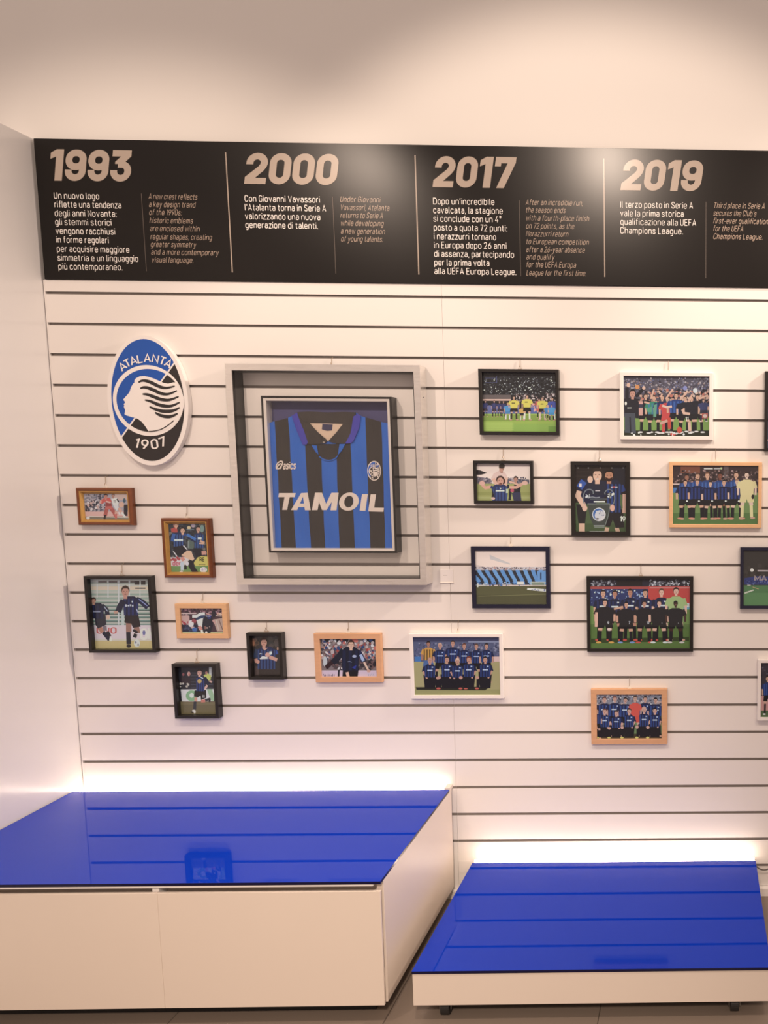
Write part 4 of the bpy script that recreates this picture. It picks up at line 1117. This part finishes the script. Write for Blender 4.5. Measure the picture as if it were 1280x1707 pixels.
# ---- flag-draped stand
a15 = Print(780, 905, 9.143, 0.84)
a15.rect('#ffdfcb', 90, 100, 1200, 420); a15.poly('#d8cac2', [(330, 180), (420, 220), (640, 310), (640, 330), (480, 290), (340, 250)])
a15.poly('#e4c8bc', [(100, 330), (240, 355), (240, 380), (100, 380)])
a15.rect('#d8c4c0', 100, 365, 1200, 430); a15.dots(['#3a3440', '#b8a0a0', '#8a7a80', '#e8d8d0', '#5a4a58', '#c89088'], 110, 370, 1195, 430, 160, 6, 14)
a15.rect('#2b2e38', 100, 415, 1200, 640)
for i in range(-1, 10):
    x = 130 + 118 * i
    lean = 120 - 7 * i
    a15.poly(['#6aa4dc', '#5c98d4'][i % 2], smooth([(x, 412), (x + lean * .45, 500), (x + lean * .85, 560), (x + lean * 1.05, 635)], 3) + smooth([(x + lean * 1.05 + 62, 635), (x + lean * .9 + 58, 560), (x + lean * .45 + 62, 500), (x + 62, 412)], 3))
a15.poly('#68a0d8', [(1050, 430), (1190, 420), (1190, 600), (1070, 590)]); a15.rect('#2a3a58', 1100, 450, 1120, 560)
a15.dots(['#3c5c94', '#c8ccd4', '#4a78b8', '#22242c'], 110, 600, 960, 660, 70, 8, 16); a15.rect('#e8e0dc', 750, 590, 850, 632); a15.rect('#d8d0c8', 530, 622, 670, 634)
a15.rect('#565230', 90, 655, 1210, 960); a15.rect('#5e5a34', 90, 660, 1210, 790); a15.poly('#8a8450', [(160, 808), (1190, 782), (1190, 788), (160, 815)])
a15.rect('#c8ccb8', 955, 592, 1190, 600); a15.rect('#c8ccb8', 955, 592, 965, 650); a15.rect('#c8ccb8', 1165, 592, 1176, 660); a15.poly('#8a947c', [(970, 600), (1160, 602), (1160, 645), (980, 645)])
a15.poly('#e4e0e8', [(905, 685), (1190, 705), (1190, 745), (900, 715)]); a15.dots(['#5a5aa0'], 960, 705, 1170, 730, 8, 7, 12); a15.rect('#e8e4d8', 140, 615, 160, 675); a15.rect('#d8d4c4', 160, 645, 290, 655)
frame((784.2, 911.0), (917.4, 1014.4), 'glossy navy frame with a stand draped in light blue and black flags', 'navy', 0.0165, 0.0140, 0.007, a15, '#ffdfcb', 851)
# ---- black-framed team, red hoarding
a16 = Print(970, 955, 6.564)
a16.rect('#2a2836', 70, 60, 1190, 380); a16.rect('#221c1e', 380, 82, 660, 140); a16.dots(['#8a8890', '#5c5a66', '#b8b4b8', '#3a3844'], 100, 85, 370, 140, 80, 5, 11); a16.dots(['#a8a4a8', '#6c6a74', '#d8d4d4', '#2c2a30'], 735, 85, 1175, 140, 130, 6, 13)
a16.rect('#b84840', 90, 148, 730, 176); a16.rect('#d23a34', 725, 145, 1190, 400); a16.rect('#e08078', 740, 155, 1180, 170)
a16.rect('#2c3a6c', 90, 176, 725, 370); a16.dots(['#9cb4d8', '#e0e8f0', '#405490', '#22305c', '#6c84b8'], 95, 180, 660, 355, 120, 5, 12)
a16.rect('#6f8f3e', 80, 362, 1190, 830); a16.rect('#5c7a34', 80, 560, 1190, 830); a16.poly('#3a4a24', [(100, 720), (1170, 700), (1170, 745), (100, 770)])
a16.poly('#d8dce0', [(1090, 330), (1175, 330), (1175, 390), (1090, 385)]); a16.rect('#60b0c8', 1100, 375, 1175, 400)
for x, t, h, sk in ((232, 185, '#2a2020', SK), (360, 190, '#241c1c', SK2), (527, 175, '#2a1e1c', SK2), (692, 180, '#1e1a1a', SK), (870, 172, '#6a4a38', '#f0b89c')):
    a16.standing(x, t, 740, skin=sk, hair=h, base='#1c2340', stripe='#283a78', wide=1.35, logo='#d8dce8', boots='#d84838')
a16.standing(1030, 158, 740, skin='#f0b89c', hair='#2c2020', base='#a8c074', stripe=None, shorts='#8ca860', wide=1.45, arms=True)
for x, t, h, sk, bt in ((252, 290, '#2a1e1c', '#e8a888', '#e8a83c'), (485, 315, '#1e1818', '#e0a080', '#80a0d0'), (682, 305, '#1e1818', '#d89878', '#d85040'), (845, 300, '#2a1e1a', '#efb498', '#e0e4ec'), (1025, 305, '#141214', '#4a2c24', '#d8ccc0')):
    a16.standing(x, t, 765, skin=sk, hair=h, base='#1d1c22', stripe=None, shorts='#1b1a1e', socks='#211f24', wide=1.55, boots=bt, k=.12)
    a16.text('#d8d4d4', {252: '9', 485: '7', 682: '17', 845: '', 1025: ''}[x] or '-', x + 26, 560, 28, 1.4)
a16.line('#efb498', [(160, 430), (155, 590)], 30); a16.line('#e0a888', [(350, 395), (450, 370)], 22); a16.el('#f0d0c0', 298, 618, 22, 16)
frame((977.2, 960.8), (1155.2, 1086.7), 'large black frame with a team photo before a red hoarding, keeper in green', 'black', 0.0165, 0.0115, 0.008, a16, '#2a2836', 1068)
# ---- beech-framed team, red keeper
a18 = Print(980, 1140, 9.143)
a18.rect('#8c8a94', 110, 145, 1130, 480); a18.dots(['#b8b4bc', '#6c6a78', '#d8d0cc', '#4a4854', '#c8a8a0', '#a09ca8'], 125, 150, 1120, 420, 340, 8, 20)
a18.rect('#6f8a52', 110, 480, 1130, 860); a18.poly('#4a3e2a', [(110, 760), (1130, 760), (1130, 860), (110, 860)])
for x, t, h in ((252, 195, '#5a2c24'), (410, 188, '#8a4838'), (570, 205, '#2a1e1c'), (872, 188, '#2a2020'), (1030, 210, '#1e1a1c')):
    a18.standing(x, t, 800, skin='#d8a08a', hair=h, base='#20294c', stripe='#3b66b8', wide=1.35, k=.12, logo='#c8d0e0')
a18.standing(720, 182, 800, skin='#d8a890', hair='#5a4030', base='#e84c3c', stripe=None, shorts='#e04838', wide=1.0, k=.12)
for x, t, h, sd in ((255, 372, '#6a3828', -1), (432, 402, '#3a2820', -1), (628, 368, '#2a2020', -1), (855, 345, '#d8a890', -1), (1020, 360, '#1e1a1c', -1)):
    a18.kneeling(x, t, 825, skin='#dfa690', hair=h, base='#1e2748', stripe='#3560b4', side=sd, hw=76, logo='#c0cade', boots='#d8d060')
a18.standing(140, 380, 830, skin='#d8a08a', base='#26305c', stripe='#3b66b8', wide=1.2)
frame((984.6, 1149.0), (1112.2, 1240.6), 'beech frame with a striped team photo, its keeper in red, lowest at right', 'beech', 0.0165, 0.0200, 0.006, a18, '#8c8a94', 1049)
# ---- frames cut by the right edge of the photo
a17 = Print(1220, 890, 12.19)
a17.rect('#3a342f', 240, 340, 1900, 800); a17.dots(['#443c36', '#332e2a'], 260, 640, 1800, 860, 60, 20, 50)
a17.poly('#2e3a78', [(250, 900), (500, 860), (1800, 880), (1800, 1050), (250, 1030)]); a17.dots(['#4a5690', '#232c60', '#6470a8'], 260, 920, 1790, 1030, 160, 8, 16)
a17.poly('#d0b8b4', [(520, 735), (1700, 750), (1700, 775), (520, 762)]); a17.el('#efe4de', 405, 735, 36, 36); a17.text('#b49a94', 'MA', 450, 945, 90, 1.5, 1.6, 0.0)
a17.rect('#50804a', 240, 1045, 1900, 1480); a17.rect('#5a8c50', 240, 1200, 1900, 1480); a17.line('#e0d8c0', [(255, 1205), (440, 1140)], 26); a17.line('#c8a070', [(420, 1080), (540, 1120)], 14); a17.rect('#d8ccc0', 310, 1035, 380, 1050); a17.poly('#406a3e', [(680, 1170), (1300, 1160), (1300, 1190), (740, 1190)])
frame((1234.2, 912.3), (1366.5, 1015.3), 'navy frame with a floodlit green pitch, cut off by the right edge', 'navy', 0.0165, 0.0115, 0.007, a17, '#3a342f')
a19 = Print(1240, 1090, 13.13)
a19.rect('#3c343c', 370, 220, 2200, 900); a19.dots(['#2c282e', '#5c5460', '#4a3c44'], 390, 240, 2100, 700, 140, 12, 30); a19.rect('#df988c', 370, 920, 2200, 1240); a19.rect('#586c40', 370, 1240, 2200, 1400)
for x in (520, 800, 1100, 1400, 1700, 2000):
    a19.standing(x, 480, 1330, base='#24366c', stripe='#3a60b4', wide=1.1, boots='#efe4dc')
frame((1263.4, 1100.0), (1400, 1201.2), 'white frame with players before a pink board, cut off by the right edge', 'white', 0.0165, 0.0115, 0.007, a19, '#3c343c')
a14 = Print(1260, 610, 4.0)
a14.rect('#4a5a6c', 0, 0, 800, 620)
for x in (130, 210, 290, 370, 450):
    a14.standing(x, 120, 500, wide=1.3)
frame((1275.2, 618.8), (1400, 753.2), 'black frame at the very right edge, only its side bar in view', 'black', 0.0165, 0.0115, 0.010, a14, '#4a5a6c')

# ================================================================== aluminium display frame, and the boxed shirt inside it
DF = 0.058
a, c = at(374.3, 605.8, -DF), at(711.5, 975.2, -DF)
X0, X1, Z0, Z1 = a.x, c.x, c.z, a.z
big = thing('display_case', 'large square silver metal frame with clear front, standing off the slats round the boxed shirt', 'display case', ((X0 + X1) / 2, 0, Z0))
bw = 0.0215
def frame_bar(side):
    """one mitred bar of the metal frame"""
    o = {'left': [(X0, Z0), (X0 + bw, Z0 + bw), (X0 + bw, Z1 - bw), (X0, Z1)], 'right': [(X1, Z0), (X1 - bw, Z0 + bw), (X1 - bw, Z1 - bw), (X1, Z1)],
         'top': [(X0, Z1), (X0 + bw, Z1 - bw), (X1 - bw, Z1 - bw), (X1, Z1)], 'bottom': [(X0, Z0), (X0 + bw, Z0 + bw), (X1 - bw, Z0 + bw), (X1, Z0)]}[side]
    mb = MB()
    mb.prism(o, -DF, -0.0006, 0)
    bevel(mb.build('frame_bar', ['aluminium'], big), 0.0012, 2)
for sd in ('left', 'right', 'top', 'bottom'):
    frame_bar(sd)
mb = MB()
li = bw + 0.0004
mb.sweep_rect(X0, X1, Z0, Z1, [(li - 0.002, -DF + 0.002), (li + 0.0022, -DF + 0.002), (li + 0.0022, -0.001), (li - 0.002, -0.001), (li - 0.002, -DF + 0.002)])
mb.build('black_lining', ['black_satin'], big)
mb = MB()
g = li + 0.0022
mb.face([(X0 + g, -DF + 0.006, Z0 + g), (X1 - g, -DF + 0.006, Z0 + g), (X1 - g, -DF + 0.006, Z1 - g), (X0 + g, -DF + 0.006, Z1 - g)])
mb.build('clear_front', ['glazing'], big)
for q in (0.09, 0.5, 0.86):
    mb = MB()
    mb.cyl((X1 + 0.0004, -DF * 0.55, Z0 + (Z1 - Z0) * q), (1, 0, 0), 0.0022, 0.0012, 10)
    mb.build('screw', ['caster_metal'], big)
hx = at(552, 604, -0.006).x
mb = MB()
mb.tube([(hx - 0.006, -0.006, Z1 + 0.0008), (hx + 0.006, -0.006, Z1 + 0.0008), (hx, -0.006, Z1 + 0.009)], 0.0009, 6, closed=True)
mb.build('hanging_ring', ['wire'], big)
HOOKS.append((hx, -0.006, Z1 + 0.0086, 'the large silver frame'))

DB = 0.046
a, c = at(434.2, 659.6, -DB), at(661.6, 922.0, -DB)
x0, x1, z0, z1 = a.x, c.x, c.z, a.z
boxf = thing('shadow_box', 'deep black glazed box frame with silver inner edge, holding the blue and black shirt', 'box', ((x0 + x1) / 2, 0, z0))
mb = MB()
mb.sweep_rect(x0, x1, z0, z1, [(0, -0.0008), (0, -DB + 0.001), (0.001, -DB), (0.0065, -DB), (0.0065, -0.010)])
mb.build('moulding', ['black_satin'], boxf)
mb = MB()
mb.sweep_rect(x0, x1, z0, z1, [(0.0063, -DB + 0.0015), (0.0075, -DB + 0.0006), (0.0155, -DB + 0.0016), (0.0160, -DB + 0.005), (0.0160, -0.012)])
mb.build('silver_slip', ['silver_slip'], boxf)
mb = MB()
mb.box(x0 + 0.001, x1 - 0.001, -0.0115, -0.001, z0 + 0.001, z1 - 0.001)
mb.build('felt_backing', ['felt'], boxf)
mb = MB()
mb.face([(x0 + 0.0160, -DB + 0.004, z0 + 0.0160), (x1 - 0.0160, -DB + 0.004, z0 + 0.0160), (x1 - 0.0160, -DB + 0.004, z1 - 0.0160), (x0 + 0.0160, -DB + 0.004, z1 - 0.0160)])
mb.build('glass', ['glazing'], boxf)

# ---- the shirt: a shaped, slightly swelling sheet with its stripes, then collar, placket, badge and lettering on it
YS = -0.031
shirt = thing('football_shirt', 'blue and black striped football shirt with white sponsor lettering, inside the black box frame', 'shirt', ((x0 + x1) / 2, YS, z0 + 0.02))
J = lambda p, y=YS: at(430 + p[0] / 5.12, 650 + p[1] / 5.12, y)             # close look at the upper half
K = lambda p, y=YS: at(430 + p[0] / 5.12, 790 + p[1] / 5.12, y)             # close look at the lower half
zt_, zb_ = J((600, 500)).z, K((600, 600)).z
top_edges = [J((x, 500)).x for x in (60, 157, 277, 410, 543, 672, 797, 930, 1062, 1150)]
bot_edges = [K((x, 600)).x for x in (100, 202, 327, 455, 577, 702, 832, 962, 1087, 1180)]
xin0, xin1, zin0 = x0 + 0.0155, x1 - 0.0155, z0 + 0.0155
shoulder = [(70, 292), (90, 282), (135, 270), (200, 255), (260, 240), (300, 222), (350, 190), (600, 196), (840, 192), (885, 225), (925, 235), (990, 254), (1060, 276), (1115, 286), (1150, 296)]
sh_w = [(J(p).x, J(p).z) for p in shoulder]
def shoulder_z(x):
    for (xa, za), (xb, zb) in zip(sh_w, sh_w[1:]):
        if xa <= x <= xb:
            return za + (zb - za) * (x - xa) / (xb - xa)
    return sh_w[0][1] if x < sh_w[0][0] else sh_w[-1][1]
def bulge(x, z):
    u = (x - x0) / (x1 - x0)
    v_ = (z - z0) / (z1 - z0)
    s = 0.0052 * math.sin(math.pi * min(max(u, 0), 1)) + 0.0010 * math.sin(38 * u + 5 * v_) + 0.0008 * math.sin(21 * v_ + 9 * u) + 0.0006 * math.sin(60 * u - 26 * v_)
    return YS - s
def stripe_x(i, z):
    t = (z - zb_) / (zt_ - zb_)
    return bot_edges[i] + (top_edges[i] - bot_edges[i]) * t
mb = MB()
NS, NR = 5, 44
for i in range(9):
    for k in range(NS):
        for r in range(NR):
            q = []
            for (kk, rr_) in ((k, r), (k + 1, r), (k + 1, r + 1), (k, r + 1)):
                zlow = zin0
                f = kk / NS
                xm = stripe_x(i, zt_) * (1 - f) + stripe_x(i + 1, zt_) * f
                ztop = shoulder_z(xm)
                z = zlow + (ztop - zlow) * rr_ / NR
                x = stripe_x(i, z) * (1 - f) + stripe_x(i + 1, z) * f
                x = min(max(x, xin0), xin1)
                q.append((x, bulge(x, z), z))
            if abs(q[0][0] - q[1][0]) > 1e-6 or abs(q[2][0] - q[3][0]) > 1e-6:
                mb.face(q, i % 2)
o = mb.build('body', ['shirt_blue', 'shirt_black'], shirt)
for p_ in o.data.polygons:
    p_.use_smooth = True
def cells(poly, st):
    """cut a flat outline into small cells so that it can follow the cloth"""
    out = []
    xa, xb = min(p[0] for p in poly), max(p[0] for p in poly)
    nx = max(1, math.ceil((xb - xa) / st))
    for i in range(nx):
        q = half(half(poly, 1, 0, xa + (xb - xa) * (i + 1) / nx), -1, 0, -(xa + (xb - xa) * i / nx))
        if len(q) < 3:
            continue
        za, zb = min(p[1] for p in q), max(p[1] for p in q)
        nz = max(1, math.ceil((zb - za) / st))
        for j in range(nz):
            c = half(half(q, 0, 1, za + (zb - za) * (j + 1) / nz), 0, -1, -(za + (zb - za) * j / nz))
            if len(c) >= 3:
                out.append(c)
    return out
def patch(name, m, polys, lift, fn=J, thick=0.0016, mats=None, idx=None):
    """shaped pieces lying on the shirt, each with a little thickness"""
    mb = MB()
    for n_, poly in enumerate(polys):
        pts = [(fn(p).x, fn(p).z) for p in poly]
        ar = sum(pts[i][0] * pts[(i + 1) % len(pts)][1] - pts[(i + 1) % len(pts)][0] * pts[i][1] for i in range(len(pts)))
        if ar < 0:
            pts = pts[::-1]
        mi = idx[n_] if idx else 0
        lf = lift + 2e-5 * (n_ if idx else 0)
        n = len(pts)
        fr = [(x, bulge(x, z) - lf, z) for x, z in pts]
        bk = [(x, bulge(x, z) - lf + thick, z) for x, z in pts]
        mb.mesh(fr + bk, [(i, i + n, (i + 1) % n + n, (i + 1) % n) for i in range(n)], mi)
        for c in cells(pts, 0.007):
            mb.face([(x, bulge(x, z) - lf, z) for x, z in c], mi)
    return mb.build(name, mats or [m], shirt)
patch('neck_lining', 'shirt_lining', [[(448, 284), (740, 290), (735, 330), (640, 420), (610, 440), (560, 410), (470, 320)]], 0.0016)
patch('neck_tag', 'shirt_tag', [[(560, 290), (645, 296), (640, 345), (600, 350), (556, 338)]], 0.0022)
patch('collar_stand', 'shirt_collar', [smooth([(345, 190), (460, 186), (600, 192), (740, 188), (842, 192)], 3) + smooth([(830, 300), (760, 292), (600, 284), (450, 282), (360, 276)], 3)], 0.0030)
patch('placket', 'shirt_black', [[(500, 462), (715, 462), (712, 480), (690, 556), (650, 590), (612, 598), (575, 590), (528, 560), (512, 480)]], 0.0022)
patch('placket_gusset', 'shirt_blue', [[(462, 470), (510, 474), (524, 552), (500, 530)]], 0.0026)
patch('placket_gusset', 'shirt_blue', [[(705, 462), (756, 460), (724, 520), (688, 556)]], 0.0026)
patch('collar_wing', 'shirt_collar', [[(345, 200), (395, 272), (450, 284), (520, 360), (590, 418), (602, 436), (585, 455), (520, 462), (470, 466), (432, 462), (400, 380), (360, 290)]], 0.0042, thick=0.003)
patch('collar_wing', 'shirt_collar', [[(842, 200), (800, 285), (735, 292), (680, 365), (622, 424), (612, 436), (640, 448), (700, 458), (760, 458), (795, 400), (850, 300)]], 0.0042, thick=0.003)
patch('collar_trim', 'shirt_trim', [[(300, 222), (345, 196), (400, 340), (436, 448), (424, 468), (392, 466), (340, 340)]], 0.0047, thick=0.003)
patch('collar_trim', 'shirt_trim', [[(822, 228), (862, 204), (884, 224), (872, 320), (822, 440), (798, 456), (758, 458), (800, 370)]], 0.0047, thick=0.003)
patch('neck_piping', 'shirt_blue', ribbon(smooth([(530, 566), (560, 588), (612, 602), (660, 588), (690, 560)], 4), 9), 0.0030)
mb = MB()
bp = J((576, 448))
mb.cyl((bp.x, bulge(bp.x, bp.z) - 0.0050, bp.z), (0, 1, 0), 0.0034, 0.0016, 16)
mb.build('button', ['shirt_button'], shirt)
# sponsor
T_ = [[(183, 163), (326, 163), (319, 198), (176, 198)], [(233, 190), (279, 190), (255, 307), (209, 307)],
      [(288, 308), (372, 163), (404, 163), (340, 308)], [(372, 163), (430, 160), (432, 190), (392, 196)], [(388, 180), (430, 160), (458, 309), (407, 309)], [(350, 252), (412, 252), (416, 283), (334, 283)],
      [(469, 308), (493, 160), (540, 160), (515, 308)], [(496, 160), (552, 160), (590, 262), (566, 308), (552, 308)], [(627, 310), (650, 160), (694, 160), (676, 310)], [(636, 160), (690, 160), (592, 308), (560, 308)],
      [(872, 313), (893, 172), (942, 172), (921, 315)], [(946, 318), (968, 174), (1012, 174), (992, 320)], [(952, 286), (1078, 289), (1073, 323), (946, 318)]]
oo, oi = ellipse(782, 236, 84, 78, 36, shear=-0.12), ellipse(782, 236, 40, 50, 36, shear=-0.12)
T_ += [[oo[i], oo[(i + 1) % 36], oi[(i + 1) % 36], oi[i]] for i in range(36)]
patch('sponsor_lettering', 'shirt_white', T_, 0.0009, K, 0.0008)
# maker's mark: a looping swirl and five letters
sw = ribbon(smooth([(157, 676), (170, 652), (190, 632), (204, 636), (198, 656), (178, 672), (160, 668), (158, 648), (172, 624), (198, 608), (214, 614), (212, 634), (200, 658), (196, 674)], 4), 10)
qs, w_ = lettering('asics', 1.5)
sw += [[(218 + p[0] * 108 / w_ + p[1] * 0.9, 674 - p[1] * 8.2 - p[0] * 0.1) for p in q] for q in qs]
patch('maker_mark', 'shirt_white', sw, 0.0009, J, 0.0008)
bc = (995, 690)
bad = [ellipse(*bc, 57, 84, 30), ellipse(*bc, 50, 76, 30), half(ellipse(*bc, 50, 76, 30), 0.8, 0.57, 0.8 * 995 + 0.57 * 690 + 8), ellipse(995, 694, 45, 45, 24), ellipse(996, 694, 38, 38, 24),
       [(968, 690), (985, 668), (1020, 664), (1036, 690), (1022, 720), (1006, 734), (988, 726), (980, 712)]]
bad += ribbon(smooth([(990, 682), (1010, 678), (1032, 686)], 3), 5) + ribbon(smooth([(996, 696), (1014, 694), (1032, 702)], 3), 5)
qs, w_ = lettering('ATALANTA', 1.3)
bad += [[(966 + p[0] * 60 / w_, 650 - p[1] * 2.4) for p in q] for q in qs]
patch('club_badge', 'shirt_white', bad, 0.0010, J, 0.0009, ['shirt_white', 'shirt_black', 'shirt_blue'], [0, 1, 2, 0, 1, 0] + [1] * (len(bad) - 6 - len(qs)) + [0] * len(qs))

# ---- small clear caption card by the display frame
ca, cc = at(733, 949.5, -0.002), at(755.5, 971.2, -0.002)
card = thing('caption_card', 'small white caption card on the slat at the lower right of the silver frame', 'card', ((ca.x + cc.x) / 2, -0.001, cc.z))
mb = MB()
mb.box(ca.x, cc.x, -0.0018, -0.0004, cc.z, ca.z)
mb.build('sheet', ['card'], card)
mb = MB()
mb.box(ca.x - 0.001, cc.x + 0.001, -0.004, -0.0004, cc.z - 0.0018, cc.z)
mb.build('ledge', ['clear_plastic'], card)
mb = MB()
q0, q1 = at(739, 958.6, -0.0019), at(745.6, 959.2, -0.0019)
for k in range(3):
    mb.box(q0.x + 0.0048 * k, q0.x + 0.0048 * k + 0.0036, -0.0019, -0.0018, q1.z, q0.z)
mb.build('caption_text', ['ink_hair'], card)

# ---- wire hooks dropping from the slots
for hx, yh, zr, lab in HOOKS:
    k = math.ceil((UP - zr - 0.004) / 0.1)
    zg = UP - 0.1 * (k - 1)
    if zg - zr > 0.09:
        zg = UP - 0.1 * k
    lab2 = lab.split(',')[0]
    words = lab2.split()
    lab2 = 'thin wire hook above the ' + ' '.join(words[1:] if words[0] in ('the', 'a') else words)
    if len(lab2.split()) > 15:
        lab2 = ' '.join(lab2.split()[:15])
    mb = MB()
    zg0 = zg - SLOT + 0.0004
    mb.tube([(hx, 0.0076, zg0 + 0.0080), (hx, 0.0070, zg0 + 0.0015), (hx, 0.004, zg0 + 0.0012), (hx, -0.0018, zg0 + 0.0012), (hx, -0.0032, zg0 - 0.001), (hx, -0.0036, zr + 0.006),
             (hx, -0.0040, zr - 0.001), (hx, -0.0060, zr - 0.0030), (hx, -0.0082, zr - 0.001), (hx, -0.0086, zr + 0.0035)], 0.0009, 6)
    o = mb.build('picture_hook', ['wire'], origin=(hx, 0, zg))
    tag(o, lab2, 'hook', 'wire picture hooks in the slots')

# ================================================================== display plinths
def plinth_glass(mb_name, parent, x0, x1, y0, y1, z, t):
    mb = MB()
    mb.box(x0, x1, y0, y1, z - t, z)
    mb.m = [1, 1, 1, 1, 1, 0]
    return bevel(mb.build(mb_name, ['blue_glass', 'glass_edge'], parent), 0.0008, 2)
H1, PX1, PF = 0.426, 1.293, -0.645
p = thing('display_plinth', 'tall white plinth with shiny blue top, in the corner under the photos', 'plinth', (0.66, -0.35, 0.0))
plinth_glass('blue_top', p, 0.004, PX1, PF, -0.052, H1, 0.0085)
mb = MB()
mb.box(0.006, PX1 - 0.02, PF + 0.0015, PF + 0.020, H1 - 0.0140, H1 - 0.0087)
mb.build('top_rail', ['plinth_edge'], p)
for q, (xa, xb) in enumerate(((0.006, 0.6900), (0.6904, PX1 - 0.003))):
    mb = MB()
    mb.box(xa, xb, PF + 0.004, PF + 0.012, 0.060, 0.3955)
    bevel(mb.build('front_panel', ['plinth_white'], p), 0.001, 2)
mb = MB()
mb.box(PX1 - 0.0198, PX1 - 0.0006, PF + 0.0225, -0.030, 0.058, H1 - 0.0087)
mb.box(PX1 - 0.0198, PX1 - 0.0006, -0.050, -0.012, H1 - 0.0087, H1 + 0.004)
bevel(mb.build('side_panel', ['plinth_white'], p), 0.0008, 2)
mb = MB()
mb.box(0.672, 0.690, PF + 0.0130, PF + 0.044, 0.062, H1 - 0.0142)
mb.build('divider', ['plinth_edge'], p)
mb = MB()
mb.box(0.006, PX1 - 0.02, PF + 0.045, PF + 0.055, 0.062, H1 - 0.0090)
mb.build('inner_back', ['plinth_white'], p)
mb = MB()
mb.box(0.02, PX1 - 0.055, PF + 0.07, -0.03, 0.0, 0.0575)
mb.build('shade_base', ['plinth_black'], p)  # unseen base, coloured black for the shade under the plinth
mb = MB()
mb.box(0.004, PX1 - 0.020, -0.0515, -0.006, H1 - 0.030, H1 - 0.012)
mb.build('light_tray', ['plinth_edge'], p)
mb = MB()
mb.box(0.008, PX1 - 0.024, -0.0260, -0.0165, H1 - 0.0115, H1 - 0.002)
mb.build('light_strip', ['led'], p)

H2, QX0, QX1, QF = 0.160, 1.3670, 2.3670, -0.6410
p = thing('display_plinth', 'low white plinth with shiny blue top on castors, to the right', 'plinth', ((QX0 + QX1) / 2, -0.35, 0.0))
plinth_glass('blue_top', p, QX0, QX1, QF, -0.058, H2, 0.0085)
mb = MB()
mb.box(QX0 + 0.001, QX1 - 0.001, QF + 0.003, QF + 0.021, 0.056, H2 - 0.0088)
bevel(mb.build('front_panel', ['plinth_white'], p), 0.001, 2)
for xa in (QX0 + 0.001, QX1 - 0.019):
    mb = MB()
    mb.box(xa, xa + 0.018, QF + 0.0214, -0.058, 0.056, H2 - 0.0088)
    bevel(mb.build('side_panel', ['plinth_white'], p), 0.0008, 2)
mb = MB()
mb.box(QX0 + 0.0194, QX1 - 0.0194, QF + 0.0214, -0.06, 0.060, 0.075)
mb.build('bottom_board', ['plinth_black'], p)
mb = MB()
mb.box(QX0 + 0.001, QX1 - 0.001, -0.0575, -0.020, H2 - 0.034, H2 - 0.014)
mb.build('light_tray', ['plinth_edge'], p)
mb = MB()
mb.box(QX0 + 0.004, QX1 - 0.004, -0.0480, -0.0370, H2 - 0.0135, H2 + 0.001)
mb.build('light_strip', ['led'], p)
for cx in (QX0 + 0.078, QX1 - 0.10):
    for cy in (QF + 0.048, -0.12):
        mb = MB()
        mb.box(cx - 0.026, cx + 0.026, cy - 0.026, cy + 0.026, 0.0555, 0.0595)
        mb.box(cx - 0.017, cx - 0.014, cy - 0.012, cy + 0.012, 0.020, 0.0555)
        mb.box(cx + 0.014, cx + 0.017, cy - 0.012, cy + 0.012, 0.020, 0.0555)
        fk = mb.build('castor', ['caster_metal'], p)
        mb = MB()
        mb.cyl((cx, cy, 0.0225), (1, 0, 0), 0.0225, 0.024, 24)
        w = mb.build('wheel', ['rubber'], fk)
mb = MB()
pts = smooth([(2.368, 0.118), (2.385, 0.104), (2.405, 0.100), (2.43, 0.108)], 4)
mb.tube([(x, -0.012, z) for x, z in pts], 0.0022, 6)
mb.build('power_cable', ['cable'], p)
